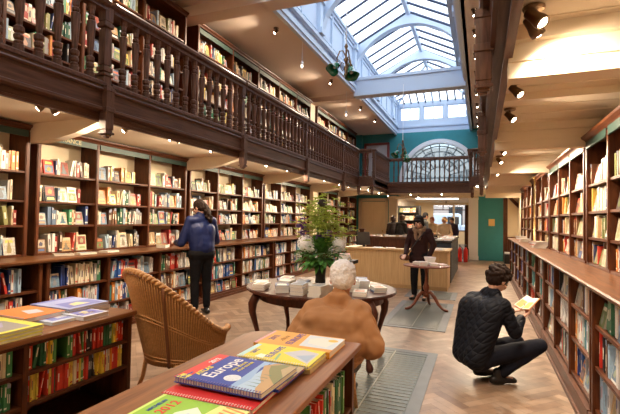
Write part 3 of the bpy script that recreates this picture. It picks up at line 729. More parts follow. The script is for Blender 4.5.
def europe_art(w,h):
    A=[([(0,h*.86),(w,h*.86),(w,h),(0,h)],(.72,.04,.04)),([(0,h*.86),(w*.14,h*.86),(w*.14,h*.97),(0,h*.97)],(.80,.72,.10),.0002),
       ([(0,.0),(w,0),(w,h*.30),(0,h*.30)],(.42,.58,.75))]
    A.append(([(0,h*.30),(w*.35,h*.27),(w*.75,h*.34),(w,h*.30),(w,h*.40),(0,h*.36)],(.30,.47,.72),.0002))
    A.append(([(0,0),(w,0),(w,h*.24),(w*.85,h*.34),(w*.62,h*.27),(w*.42,h*.20),(w*.30,h*.14),(w*.12,h*.12),(0,h*.07)],(.50,.31,.14),.0003))
    A.append(([(w*.30,0),(w,0),(w,h*.16),(w*.88,h*.27),(w*.70,h*.22),(w*.5,h*.13)],(.22,.22,.08),.0005))
    A.append(([(w*.55,0),(w,0),(w,h*.07),(w*.8,h*.12)],(.45,.34,.18),.0007))
    for k in range(5): x=w*(.14+.1*k); A.append(([(x,h*.13),(x+w*.02,h*.13),(x+w*.012,h*(.26+.02*(k%2)))],(.10,.20,.14),.0008))
    cx,cy,r = w*.27,h*.45,h*.085
    A.append(([(cx+r*cos(a),cy+r*1.05*sin(a)) for a in [2*pi*k/20 for k in range(20)]],(.72,.76,.80),.0009))
    for k in range(7):
        a=k*.9; A.append(([(cx+r*.8*cos(a),cy+r*.8*sin(a)),(cx+r*.3*cos(a+.5),cy+r*.3*sin(a+.5)),(cx+r*.75*cos(a+.25),cy+r*.75*sin(a+.25))],(.60,.62,.66),.0011))
    return A
ZT = .7555
def eur_texts(w,h): return [('2012',w*.62,h*.885,.036,(.88,.86,.84)),('MICHELIN',w*.02,h*.895,.016,(.05,.12,.4)),('AUSTRALIAN'[:0],0,0,.01,white),('Europe',w*.16,h*.63,.088,(.9,.9,.9)),('MOTORING ATLAS'[:0],0,0,.01,white),('ATLAS',w*.18,h*.80,.038,(.88,.75,.05)),('2012  EUROPE',w*.5,h*.55,.020,(.88,.75,.05)),('ATLAS  ROUTIER',w*.5,h*.49,.018,(.88,.75,.05))]
blue=(.010,.045,.36)
atlas('green and yellow spiral atlas marked 2012, nearest the camera', (-.80,1.12), ZT, .30,.40,.018,(.30,.58,.05),
   [([(.10,0),(.30,0),(.30,.13),(.10,.16)],(.82,.84,.30)),([(.15,.02),(.28,.02),(.26,.10),(.16,.12)],(.65,.75,.30),.0003),([(.0,.385),(.3,.385),(.3,.4),(0,.4)],(.65,.85,.20))]+[([(.17+.025*k,.01),(.18+.025*k,.01),(.20+.025*k,.10),(.19+.025*k,.10)],(.80,.30,.08),.0005) for k in range(5)]+[([(.05,.16),(.20,.14),(.25,.20),(.18,.25),(.07,.24)],(.80,.86,.70),.0006),([(.09,.18),(.17,.165),(.20,.2),(.13,.23)],(.55,.68,.75),.0008)],
   [('2012',.15,.285,.058,(.75,.04,.03)),('MICHELIN',.15,.345,.024,(.03,.08,.42)),('Italy',.03,.20,.06,(.9,.9,.85))], spiral=(.80,.80,.78), group='road atlases on the front display unit')
atlas('red-edged spiral atlas right under the top blue Europe atlas', (-.795,1.43), ZT, .33,.42,.0215,(.66,.03,.03), [], [], spiral=(.85,.62,.62), group='road atlases on the front display unit', rot=.03)
atlas('topmost blue Europe road atlas with red 2012 corner and violet spiral', (-.790,1.49), ZT+.0355, .335,.43,.024,blue, europe_art(.335,.43), eur_texts(.335,.43), spiral=(.20,.17,.42), group='road atlases on the front display unit', rot=-.02)
atlas('blue Europe road atlas with red back cover, half under the topmost one', (-.775,1.61), ZT+.0220, .288,.42,.0128,blue, europe_art(.288,.42), eur_texts(.288,.42), spiral=None, edge=(.62,.20,.14), group='road atlases on the front display unit', rot=0)
atlas('thin atlas with tan page edges directly under the yellow one',(-.755,1.915),ZT,.235,.40,.0215,(.55,.42,.20),[],[],edge=(.62,.48,.30),group='road atlases on the front display unit')
atlas('yellow Europe road atlas between the blue and the orange ones', (-.76,1.905), ZT+.0220, .25,.40,.018,(.80,.66,.03), [([(0,.37),(.225,.37),(.225,.40),(0,.40)],(.45,.72,.75)),([(.03,.02),(.20,.02),(.225,.12),(.14,.20)],(.55,.56,.62)),([(.05,.03),(.17,.03),(.12,.12)],(.35,.45,.60),.0003),([(.02,.26),(.07,.25),(.08,.30),(.03,.31)],(.88,.87,.70),.0003),([(.02,.18),(.12,.2),(.12,.215),(.02,.195)],(.25,.50,.25),.0003)], [('2012',.07,.335,.036,(.15,.13,.30)),('EUROPE',.04,.225,.052,(.13,.10,.35))], spiral=(.75,.75,.70), group='road atlases on the front display unit')
atlas('orange Europe road atlas with pale map, farthest on the display unit', (-.745,2.165), ZT, .29,.46,.034,(.76,.34,.03), [([(0,.445),(.275,.445),(.275,.46),(0,.46)],(.75,.30,.35)),([(.05,.0),(.275,.0),(.275,.22),(.05,.20)],(.62,.68,.72)),([(.08,.05),(.19,.03),(.25,.12),(.20,.19),(.11,.17)],(.78,.74,.66),.0003),([(.21+.025*cos(a),.05+.03*sin(a)) for a in [k*pi/8 for k in range(16)]],(.85,.50,.05),.0004)], [('2012',.09,.38,.050,(.20,.07,.20)),('EUROPE',.05,.245,.062,(.18,.08,.30)),('ATLAS',.10,.32,.036,(.55,.25,.04))], edge=(.82,.78,.72), group='road atlases on the front display unit', rot=.0)
# on the low unit left
GL='road atlases on the low shelf unit'
def mapart(w,h,c1,c2): return [([(w*.1,h*.1),(w*.9,h*.05),(w*.95,h*.5),(w*.2,h*.6)],c1),([(w*.3,h*.2),(w*.7,h*.2),(w*.6,h*.45),(w*.35,h*.4)],c2,.0003),([(0,h*.88),(w,h*.88),(w,h),(0,h)],c1,.0002)]
for k in range(3):
    atlas(['lowest of three yellow-edged spiral atlases at the photo edge','middle yellow-edged spiral atlas at the photo edge','top yellow-edged spiral atlas with violet picture'][k], (-2.53-.004*k,1.50+.008*k), ZT+k*.0205, .36,.42,.018,(.80,.74,.10), [([(.0,.04),(.30,.03),(.30,.30),(.22,.36),(0,.34)],(.36,.33,.30)),([(.0,.16),(.2,.14),(.27,.26),(0,.28)],(.45,.40,.55),.0003)] if k==2 else [], [], spiral=(.70,.68,.15), group=GL)
atlas('pale blue road atlas under the orange one', (-2.66,2.02), ZT, .34,.42,.02,(.62,.68,.80), mapart(.34,.42,(.22,.26,.60),(.75,.75,.80)), [], group=GL)
atlas('orange spiral road atlas lying on the low shelf unit', (-2.80,1.92), ZT+.0205, .31,.40,.03,(.82,.24,.05), [([(.12,.12),(.22,.10),(.25,.22),(.16,.26)],(.62,.60,.66))], [], spiral=(.35,.35,.40), group=GL)
atlas('white and blue road atlas with ATLAS lettering right of the orange one', (-2.585,2.20), ZT, .22,.36,.03,(.74,.76,.84), mapart(.22,.36,(.25,.25,.62),(.80,.72,.30)), [('ATLAS',.02,.08,.055,(.15,.12,.45))], edge=(.70,.62,.52), group=GL)
for k in range(4):
    atlas(['lowest','second','third','topmost'][k]+' violet-blue atlas in the rear pile on the low unit', (-2.76-.006*k,2.235+.006*(k%2)), ZT+k*.0145, .36,.42,.0138,(.42,.46,.72) if k==3 else (.62,.55,.50), mapart(.36,.42,(.20,.22,.55),(.80,.70,.35)) if k==3 else [], [('ROAD ATLAS'[:0],0,0,.01,white)], edge=(.72,.62,.50), group=GL)

# ================================================================== OVAL TABLE, BOOKS, FLOWERS
def cabriole(mb, foot, top, out, seg=10, h=.72, s=1.0, caster=True):
    f=Vector(foot); o=Vector((out[0],out[1],0)).normalized()
    prof=[(h,0.0,.034),(h*.93,.012,.042),(h*.84,.03,.043),(h*.72,.030,.034),(h*.56,.012,.026),(h*.4,-.006,.021),(h*.26,-.012,.018),(h*.17,-.004,.020),(h*.12,.004,.030),(h*.085,.008,.034),(h*.05,.008,.027),(h*.035,.008,.016)]
    pts=[f+o*(a*1.5*s)+Vector((0,0,z)) for z,a,r in prof]
    mb.tube(pts,[r*s for z,a,r in prof],seg)
tb = thing('oval_table','dark wooden oval table with curved legs, covered in books and flowers','table',(-1.66,4.48,0))
def oval(rx,ry,n=40,c=(-1.66,4.48)): return [(c[0]+rx*cos(2*pi*k/n),c[1]+ry*sin(2*pi*k/n)) for k in range(n)]
mb = MB()
for a,b,q in ((.715,.725,-.012),(.725,.742,0),(.742,.750,-.008)): mb.ext(oval(.84+q,.76+q),a,b,'z')
part('tabletop', mb, M['mahog'], tb)
mb = MB(); mb.ext(oval(.70,.62),.62,.715,'z'); part('apron', mb, M['mahog'], tb)
for fx,fy in ((-2.22,4.05),(-2.20,4.78),(-1.0,4.08),(-1.04,4.72)):
    mb = MB(); cabriole(mb,(fx,fy,0),None,(fx+1.66,fy-4.48),h=.70,s=1.15); l = part('leg', mb, M['mahog'], tb, smooth=True)
    mb = MB(); mb.lathe([(.012,.045),(.012,.03)],8,(fx,fy,0)); mb.tube([(fx-.008,fy,.016),(fx+.008,fy,.016)],.016,10); part('caster', mb, M['bronze'], l)
def paper(label, x, y, z, w, l, t, rz, c, cat='book', name='paperback', group='books lying on the oval table', art=None):
    o = thing(name, label, cat, (x,y,z), rz, group)
    mb = MB(); mb.box((-w/2+.002,-l/2+.002,.001),(w/2-.002,l/2-.002,t-.001),(.84,.80,.72)); part('pages', mb, M['print_'], o, world=False, attr=True)
    mb = MB(); mb.box((-w/2,-l/2,0),(w/2,l/2,.001),c); mb.box((-w/2,-l/2,t-.001),(w/2,l/2,t),c); mb.box((-w/2,-l/2,0),(-w/2+.0015,l/2,t),c)
    a = art or rnd.choice([(.2,.3,.45),(.6,.25,.12),(.75,.7,.6),(.3,.3,.3)])
    mb.quad([(-w*.35,-l*.38,t+.0004),(w*.35,-l*.38,t+.0004),(w*.35,l*.1,t+.0004),(-w*.35,l*.1,t+.0004)],a)
    mb.quad([(-w*.3,l*.18,t+.0004),(w*.3,l*.18,t+.0004),(w*.3,l*.34,t+.0004),(-w*.3,l*.34,t+.0004)],tuple(.5*q for q in a))
    part('cover', mb, M['print_'], o, world=False, attr=True)
    return o
stk = [(-2.16,4.02,3,.022,.2,'left edge pile'),(-1.90,3.99,2,.035,.5,'pile beside the left edge'),(-1.93,4.18,3,.03,.1,'second row left pile'),(-1.68,3.92,3,.036,.1,'front middle pile'),(-1.46,3.90,3,.036,-.1,'front pile beside the man'),(-1.72,4.22,2,.03,.2,'central pile'),(-1.50,4.16,2,.034,0,'pile in front of the vase'),(-2.30,4.28,2,.025,.3,'far left pile'),(-2.08,4.42,3,.02,.5,'rear left pile'),(-2.15,4.66,3,.018,.2,'rearmost left pile'),(-1.84,4.40,3,.02,.1,'pile left of the vase'),
       (-1.25,4.36,5,.022,.25,'pile right of the white-haired man'),(-1.22,4.62,4,.02,.4,'pile behind the one right of the man'),(-1.00,4.46,3,.018,.5,'pile near the right table edge'),(-1.12,4.16,2,.02,.2,'small pile close to the right edge'),(-1.30,4.86,3,.025,.2,'pile at the far right edge')]
cs = [(.86,.84,.80),(.80,.76,.70),(.72,.66,.58),(.50,.55,.62),(.84,.82,.80),(.35,.20,.16),(.14,.18,.32),(.82,.78,.70)]
for (x,y,n,t,rz,lab) in stk:
    z=.7505
    for k in range(n):
        tt=t*rnd.uniform(.85,1.15); c=rnd.choice(cs) if x<-1.35 else rnd.choice(cs[1:]+[(.12,.12,.15),(.20,.42,.62)])
        paper(('lowest' if k==0 else 'topmost' if k==n-1 else ORD[k])+' paperback in the '+lab+' on the oval table', x+rnd.uniform(-.006,.006),y+rnd.uniform(-.006,.006),z,.135,.20,tt,rz+rnd.uniform(-.06,.06),c); z+=tt+.0006
paper('orange and white book open-faced at the left edge of the oval table', -2.22,3.99+.24,.7505,.15,.21,.012,.9,(.85,.45,.12),group=None) if False else None

vs = thing('flower_vase','dark glass vase standing on the oval table','vase',(-1.76,4.74,.7505))
mb = MB(); mb.lathe([(.055,0),(.062,.01),(.058,.06),(.064,.14),(.072,.21),(.068,.215),(.058,.205),(.05,.1)],20,(-1.76,4.74,.7505)); part('vase_body', mb, M['dark'], vs, smooth=True)
V0 = Vector((-1.76,4.74,.95))
fr = random.Random(3)
leafm = plain('leaf_green',(.075,.23,.04),.45,noise_amt=.4,nscale=30); lime=plain('lime_blossom',(.50,.62,.14),.5,noise_amt=.25,nscale=30); whitef=plain('white_petal',(.95,.95,.97),.6); purp=plain('purple_petal',(.16,.06,.32),.5,noise_amt=.3,nscale=40)
def leafquad(mb, p, d, L, W, bend=.25):
    d=d.normalized(); s=d.cross(Vector((0,0,1))); 
    if s.length<.1: s=Vector((1,0,0))
    s.normalize(); n=s.cross(d); vs=[];
    prof=[(0,.05),(.25,.8),(.5,1),(.75,.7),(1,.03)]
    for f,w in prof:
        q=p+d*(L*f)-Vector((0,0,1))*(bend*L*f*f); vs += [q-s*(W*w/2)+n*.004,q-n*.003,q+s*(W*w/2)+n*.004]
    fs=[]
    for i in range(4):
        for j in (0,1): fs.append((i*3+j,i*3+j+1,(i+1)*3+j+1,(i+1)*3+j))
    mb.add(vs,fs)
bq = thing('bouquet','tall bouquet of white hydrangeas, lime blossoms and purple flowers in the vase','flowers',(V0.x,V0.y,.96))
mb = MB()
for k in range(420):
    a=fr.uniform(0,2*pi); e=fr.uniform(-.6,1.3); r=fr.uniform(.06,.24)
    d=Vector((cos(a)*cos(e),sin(a)*cos(e),sin(e)*1.0)); p=Vector((V0.x,V0.y,V0.z+.10))+Vector((d.x*r,d.y*r,d.z*r*.95))
    leafquad(mb,p,d+Vector((0,0,.15)),fr.uniform(.07,.14),fr.uniform(.035,.07),.4)
part('foliage', mb, leafm, bq)
mb = MB()
for k in range(26):
    a=fr.uniform(0,2*pi); tp=V0+Vector((cos(a)*.12*fr.random(),sin(a)*.12*fr.random(),fr.uniform(.2,.62))); mb.tube([V0-Vector((0,0,.1)),V0+(tp-V0)*.5+Vector((0,0,.02)),tp],.003,5)
part('stem', mb, leafm, bq)
R3=Vector((r0.x,r0.y,0))      # across direction, used only to lay the bouquet out sideways
def hyd(c,r):
    mb = MB()
    for k in range(85):
        z=1-2*(k+.5)/85; a=k*2.4; q=Vector((math.sqrt(1-z*z)*cos(a),math.sqrt(1-z*z)*sin(a),z)); p=c+q*r
        u=q.cross(Vector((.3,.5,.8))).normalized(); w=q.cross(u)
        for j in range(4):
            aa=j*pi/2+k; e=u*cos(aa)+w*sin(aa); f=u*cos(aa+.6)+w*sin(aa+.6); g=u*cos(aa-.6)+w*sin(aa-.6)
            mb.add([p,p+g*.014+q*.004,p+e*.021,p+f*.014+q*.004],[(0,1,2,3)])
    mb.ball(c,r*.8,10); part('hydrangea_head', mb, whitef, bq)
hyd(V0+R3*-.15+Vector((0,-.08,.27)),.095); hyd(V0+R3*.23+Vector((0,-.05,.26)),.082); hyd(V0+R3*-.085+Vector((0,-.10,.215)),.05)
def spray(name,c,rr,n,mat,size):
    mb = MB()
    for k in range(n):
        q=Vector((fr.gauss(0,.5)*rr[0],fr.gauss(0,.5)*rr[1],fr.gauss(0,.5)*rr[2])); p=c+q
        for j in range(5):
            a=j*2*pi/5+k; d=Vector((cos(a),sin(a),fr.uniform(-.2,.6))); leafquad(mb,p,d,size,size*.6,.1)
    part(name, mb, mat, bq)
spray('lime_blossom', V0+Vector((0,0,.56))+R3*.02,(.25,.25,.27),210,lime,.050)
spray('lime_blossom', V0+Vector((0,-.03,.42))+R3*-.10,(.16,.16,.16),50,lime,.038)
spray('lime_blossom', V0+Vector((0,0,.42))+R3*.13,(.16,.16,.16),50,lime,.038)
spray('purple_blossom', V0+Vector((0,-.03,.42))+R3*-.20,(.08,.08,.16),50,purp,.034)
spray('purple_blossom', V0+Vector((0,-.08,.34))+R3*.02,(.07,.05,.04),12,purp,.028)
spray('purple_blossom', V0+Vector((0,-.06,.36))+R3*.12,(.05,.05,.05),10,purp,.026)
mb = MB(); mb.ball(V0+Vector((0,0,.745))+R3*.005,.048,14); mb.tube([V0,V0+Vector((0,0,.72))],.006,6); part('round_seed_head', mb, plain('dark_seed',(.035,.02,.025),.7,bump=.6,nscale=120), bq, smooth=True)

# dark stand with books right of the flowers
t = thing('side_stand','small dark stand with a few books beside the flowers','stand',(-1.86,6.05,0))
mb = MB(); mb.box((-2.02,5.92,.86),(-1.70,6.20,.905)); part('stand_top', mb, M['dark'], t)
mb = MB(); mb.box((-1.89,6.03,.03),(-1.83,6.09,.86)); part('pole', mb, M['dark'], t)
mb = MB(); mb.lathe([(.15,0),(.15,.02),(.03,.04)],20,(-1.86,6.06,0)); part('base', mb, M['dark'], t)
z=.9055
for k in range(4): paper(['lowest','second','third','topmost'][k]+' book piled on the small dark stand', -1.87,6.06,z,.15,.22,.022,.1*k,[(.5,.6,.7),(.8,.8,.8),(.25,.45,.6),(.7,.3,.25)][k],group='books on the small dark stand'); z+=.0226

# ================================================================== PEDESTAL TABLE
t = thing('pedestal_table','round mahogany tripod table holding a few white books','table',(-.86,7.52,0))
mb = MB(); mb.lathe([(.36,.725),(.385,.73),(.39,.74),(.385,.75),(.02,.75)],40,(-.86,7.52,0)); part('tabletop', mb, wood('red_mahogany',(.13,.03,.015),(.24,.07,.03),.22,(10,10,3),coat=.5), t)
rm = bpy.data.materials['red_mahogany']
mb = MB(); mb.lathe([(.02,.20),(.05,.22),(.045,.26),(.025,.29),(.05,.34),(.055,.38),(.03,.44),(.022,.50),(.02,.60),(.03,.66),(.06,.70),(.06,.725)],16,(-.86,7.52,0)); part('column', mb, rm, t, smooth=True)
for k in range(3):
    a=[-2.5,-.35,1.5][k]; d=Vector((cos(a),sin(a),0)); b=Vector((-.86,7.52,0))
    mb = MB(); mb.tube([b+d*.02+Vector((0,0,.27)),b+d*.08+Vector((0,0,.29)),b+d*.15+Vector((0,0,.22)),b+d*.22+Vector((0,0,.11)),b+d*.29+Vector((0,0,.045)),b+d*.35+Vector((0,0,.026)),b+d*.39+Vector((0,0,.02))],[.022,.03,.03,.025,.022,.024,.018],10); part('leg', mb, rm, t, smooth=True)
k=0
for (x,y,n,rz) in ((-.90,7.42,3,.1),(-.74,7.50,2,.3),(-1.02,7.62,2,-.2),(-.62,7.62,1,.5),(-.82,7.70,6,.1)):
    z=.7505
    for j in range(n):
        paper(ORD[j]+' book up in the '+['front','right-of-front','left','right edge','rear'][k]+' pile on the tripod table', x,y,z,.13,.19,.02,rz+.1*j,(.86,.82,.80),group='white books on the tripod table',art=(.8,.6,.62)); z+=.0206
    k+=1

# ================================================================== WICKER CHAIRS
def wicker(label, loc, rz, rx, ry, zb, zlow, zhigh, fall=125, power=.9, flare=.10):
    """tub chair facing local +Y; theta=0 is the back"""
    t = thing('wicker_chair', label, 'chair', loc, rz)
    def top(th):
        f=min(1,abs(th)/rad(fall)); return zlow+(zhigh-zlow)*(0.5+.5*cos(pi*f))**power
    def P(th, v, off=0):
        zt=top(th); z=zb+(zt-zb)*v; k=1+flare*(z-zb)/.5
        return Vector(((rx*k+off)*sin(th), -(ry*k+off)*cos(th), z))
    tm=rad(138); N=72; K=8
    for off,nm in ((0,'shell'),):
        mb = MB(); vs=[]; fs=[]
        for o in (0,-.012):
            for i in range(N+1):
                for j in range(K+1): vs.append(P(-tm+2*tm*i/N, j/K, o))
        W=(K+1); L=(N+1)*W
        for i in range(N):
            for j in range(K):
                a=i*W+j; fs += [(a,a+W,a+W+1,a+1),(L+a,L+a+1,L+a+W+1,L+a+W)]
        mb.add(vs,fs); part('woven_shell', mb, M['wickd'], t, world=False, smooth=True)
    mb = MB()                                   # upright canes and horizontal weave bands
    for i in range(0,100):
        th=-tm+2*tm*i/99
        mb.tube([P(th,j/6,.006) for j in range(7)], .0062, 5)
    for v in (.06,.10,.5,.54): mb.tube([P(-tm+2*tm*i/N, v, .010) for i in range(N+1)], .006, 5)
    part('cane_weave', mb, M['wicker'], t, world=False, smooth=True)
    mb = MB()
    for ph in (0,pi): 
        mb.tube([P(-tm+2*tm*i/240,1,.002)+Vector((.016*cos(i*.9+ph)*sin(-tm+2*tm*i/240),-.016*cos(i*.9+ph)*cos(-tm+2*tm*i/240),.014*sin(i*.9+ph))) for i in range(241)], .015, 6)
    part('braided_rim', mb, M['wicker'], t, world=False, smooth=True)
    for th in (.62,-1.15):
        mb = MB(); mb.tube([P(th,j/6,.014) for j in range(7)],.014,8); part('frame_post', mb, plain('cane_frame',(.20,.07,.025),.4), t, world=False, smooth=True)
    mb = MB(); mb.ext([(rx*.96*sin(2*pi*k/30),ry*.98*cos(2*pi*k/30)) for k in range(30)],zb+.02,zb+.06,'z'); part('seat', mb, M['wicker'], t, world=False)
    for sx,sy in ((-1,-1),(1,-1),(-1,1),(1,1)):
        mb = MB(); mb.tube([(sx*rx*.72,sy*ry*.72,zb+.02),(sx*rx*.80,sy*ry*.80,zb*.4),(sx*rx*.90,sy*ry*.92,0)],[.02,.018,.016],8); part('leg', mb, M['wicker'], t, world=False, smooth=True)
    return t
wicker('empty high-backed wicker tub chair between the two low shelf units', (-2.385,3.06,0), -.30, .30,.31,.30,.54,1.07, fall=126, power=1.15, flare=.40)
wicker('low wicker chair in which the white-haired man sits', (-1.05,3.14,0), 0.05, .165,.19,.34,.56,.60, flare=1.7)

# ================================================================== DESK AREA
t = thing('reception_desk','pale oak reception desk with plank front across the hall','desk',(-1.8,9.9,0))
mb = MB(); mb.box((-2.92,9.60,.0),(-.66,9.66,.83)); mb.box((-.72,9.66,0),(-.66,10.5,.83)); mb.box((-2.92,9.66,0),(-2.86,10.5,.83))
part('desk_front', mb, M['desk'], t)
mb = MB()
for k in range(0,16): mb.box((-2.92+k*.15,9.596,.10),(-2.916+k*.15,9.60,.80))
mb.box((-2.92,9.590,0),(-.66,9.60,.08)); part('panel_joint', mb, wood('oak_joint',(.40,.24,.10),(.48,.30,.14)), t)
mb = MB(); mb.box((-2.96,9.54,.83),(-.62,9.82,.87)); mb.box((-1.0,9.82,.83),(-.62,10.6,.87)); mb.box((-2.96,9.82,.83),(-2.7,10.6,.87)); part('worktop', mb, M['desk'], t, bevel=.006)
mb = MB(); mb.box((-2.86,9.83,.70),(-1.0,10.5,.74)); part('inner_shelf', mb, M['dark'], t)
t = thing('computer_monitor','black monitor standing on the left end of the reception desk','monitor',(-2.62,9.98,.74))
X = Matrix.Translation((-2.62,10.02,.90)) @ Matrix.Rotation(1.15,4,'Z') @ Matrix.Rotation(-.12,4,'X')
mb = MB(); mb.box((-.24,-.02,0),(.24,.02,.31),X=X); part('screen', mb, M['black'], t)
mb = MB(); mb.box((-.03,-.015,-.13),(.03,.015,.05),X=Matrix.Translation((-2.62,10.05,.90))); mb.box((-.12,-.1,-.158),(.12,.1,-.14),X=Matrix.Translation((-2.62,10.05,.90))); part('monitor_stand', mb, M['black'], t)
for k,(x,y) in enumerate(((-2.2,9.68),(-1.9,9.70),(-.9,9.72),(-.85,10.1),(-2.05,9.9))):
    if k==4: continue
    o=paper(['flat white catalogue left of centre on the desk','flat white catalogue at the middle of the desk','flat white leaflet pile at the desk corner','flat leaflet pile on the desk return'][k], x,y,.8705,.2,.28,.012,.3*k,(.80,.82,.86),group=None,name='catalogue')
for k,x in enumerate((-2.4,-2.0,-1.6)):
    mb = MB(); mb.box((x-.17,10.1,.741),(x+.13,10.4,.80),(.03,.05,.08)); mb.box((x-.16,10.12,.80),(x+.1,10.35,.82),(.10,.14,.2)); o=part('till_box', mb, M['print_'], None, attr=True, bevel=.005); tag(o, ['dark till box at the monitor end behind the desk','dark till box in the middle behind the desk','dark till box nearest the woman behind the desk'][k], 'till')
t = thing('service_counter','dark wooden back counter behind the reception desk','counter',(-2.2,12.6,0))
mb = MB(); mb.box((-3.35,12.4,0),(-1.25,12.46,.98)); mb.box((-1.31,12.46,0),(-1.25,13.1,.98)); part('counter_front', mb, M['case'], t)
mb = MB(); mb.box((-3.4,12.34,.98),(-1.2,13.1,1.03)); part('worktop', mb, M['counter'], t)
mb = MB(); mb.box((-3.36,12.38,0),(-3.24,12.5,1.20)); mb.box((-3.38,12.36,1.20),(-3.22,12.52,1.24)); part('corner_post', mb, M['case'], t)
for k in range(9):
    x=-3.05+k*.2; paper(['red','cream','dark','white','tan','grey','orange','white-edged','brown'][k]+' book lying on the dark back counter', x,12.7,1.0305,.14,.2,.03+.01*(k%3),.2*k,[(.5,.06,.04),(.8,.7,.5),(.1,.1,.1),(.8,.8,.8),(.5,.35,.2),(.4,.4,.4),(.7,.3,.08),(.8,.78,.75),(.2,.1,.06)][k],group='books on the dark back counter')
# navy floral display with books
t = thing('display_stand','navy floral-covered display stand with books laid out on top','stand',(-.72,12.2,0))
navy, nt, b = newmat('navy_floral'); vt=nt.nodes.new('ShaderNodeTexVoronoi'); vt.inputs['Scale'].default_value=7; tc=nt.nodes.new('ShaderNodeTexCoord'); nt.links.new(tc.outputs['Object'],vt.inputs['Vector'])
cr=nt.nodes.new('ShaderNodeValToRGB'); cr.color_ramp.elements[0].position=.10; cr.color_ramp.elements[0].color=(.28,.36,.38,1); cr.color_ramp.elements[1].position=.2; cr.color_ramp.elements[1].color=(.012,.03,.06,1); nt.links.new(vt.outputs['Distance'],cr.inputs['Fac']); nt.links.new(cr.outputs['Color'],b.inputs['Base Color'])
mb = MB(); mb.ext([(10.85,0),(14.2,0),(14.2,1.02),(10.85,.98)],-1.04,-.66,'x'); part('stand_body', mb, navy, t, bevel=.02)
mb = MB(); mb.box((-1.06,10.8,.985),(-.64,14.2,1.03)); part('stand_top', mb, M['dark'], t)
for k in range(18):
    y=10.95+(k//2)*.36; x=-.95 if k%2==0 else -.75
    paper(('left' if k%2==0 else 'right')+' book of the '+ORD[k//2]+' pair on the navy display stand', x,y,1.0305,.165,.24,.03,.05*((k*7)%5-2),[(.8,.78,.74),(.55,.07,.06),(.75,.78,.8),(.3,.36,.42),(.8,.74,.66)][k%5],group='books on the navy display stand')
def extinguisher(label, x, y):
    t = thing('fire_extinguisher', label, 'fire extinguisher', (x,y,0), 0, None)
    red=plain('extinguisher_red',(.62,.02,.015),.3)
    mb = MB(); mb.lathe([(.07,.0),(.078,.01),(.08,.40),(.07,.47),(.035,.52),(.03,.55)],16,(x,y,0)); part('cylinder', mb, red, t, smooth=True)
    mb = MB(); mb.box((x-.02,y-.02,.55),(x+.02,y+.02,.60)); mb.box((x-.02,y-.10,.60),(x+.02,y+.04,.625)); mb.box((x-.02,y-.09,.635),(x+.02,y+.04,.65)); part('valve_handle', mb, M['black'], t)
    mb = MB(); mb.tube([(x+.03,y,.57),(x+.10,y-.02,.50),(x+.11,y-.03,.2),(x+.10,y-.03,.1)],.012,6); part('hose', mb, M['black'], t)
extinguisher('left one of two red fire extinguishers by the white pillar', -.72,16.9)
extinguisher('right one of two red fire extinguishers, nearest the white pillar', -.52,16.9)
mb = MB(); mb.box((.28,YE-.03,1.35),(.50,YE,1.62)); o=part('wall_switch_plate', mb, M['brass'], None); tag(o,'small brass plate on the teal wall right of the white pillar','wall plate')
t = thing('step_stool','low dark box with pale top standing before the dark dado','box',(.95,17.2,0))
mb = MB(); mb.box((.80,17.0,0),(1.25,17.6,.35)); part('box_body', mb, M['black'], t)
mb = MB(); mb.box((.82,17.02,.35),(1.20,17.5,.40)); part('box_top', mb, M['white'], t)

# ================================================================== FRONT SHOP beyond the opening
S('wall_front_left', [((-4.3,YE+.25,0),(-4.2,30.1,2.8))], 'cream')
S('wall_front_right', [((.15,YE+.25,0),(.25,30.1,2.8))], 'cream')
S('wall_side_partition', [((-4.3,YE+.25,0),(-3.6,YE+.35,2.8)),((-.46,YE+.3,0),(.2,YE+.35,2.8))], 'cream')
S('ceiling_front', [((-4.3,YE+.2,2.75),(.25,21.9,2.85)),((-4.3,25.6,2.75),(.25,30.2,2.85)),((-4.3,21.9,2.75),(-3.45,25.6,2.85)),((-1.15,21.9,2.75),(.25,25.6,2.85))], 'plaster')
mb = MB(); mb.box((-3.45,21.9,2.78),(-1.15,25.6,2.80)); o=part('ceiling_light_panel', mb, emit('panel_light',(1,.97,.92),4), None); tag(o,'large bright white ceiling light panel in the front shop','ceiling light')
S('wall_front', [((-4.3,30,0),(-3.0,30.15,2.75)),((-3.0,30,0),(.25,30.15,.9)),((-3.0,30,2.6),(.25,30.15,2.75)),((-.3,30,.9),(.25,30.15,2.6)),((-1.75,29.97,.9),(-1.62,30.15,2.6))], 'cream')
g = MB(); g.box((-3.0,30.06,.9),(-.3,30.07,2.6)); w=struct('window_6', g, M['glass'])
f = MB(); f.box((-3.0,29.98,2.25),(-.3,30.12,2.31)); f.box((-2.4,29.98,2.3),(-2.35,30.12,2.6)); f.box((-3.02,29.96,.86),(-.28,30.12,.92)); part('window_frame', f, M['case'], w)
d = S('door_3', [((-4.18,24.9,0),(-4.12,25.9,2.1))], 'case')
mb = MB(); mb.box((-4.19,24.8,0),(-4.10,24.9,2.2)); part('door_frame', mb, M['case'], d)
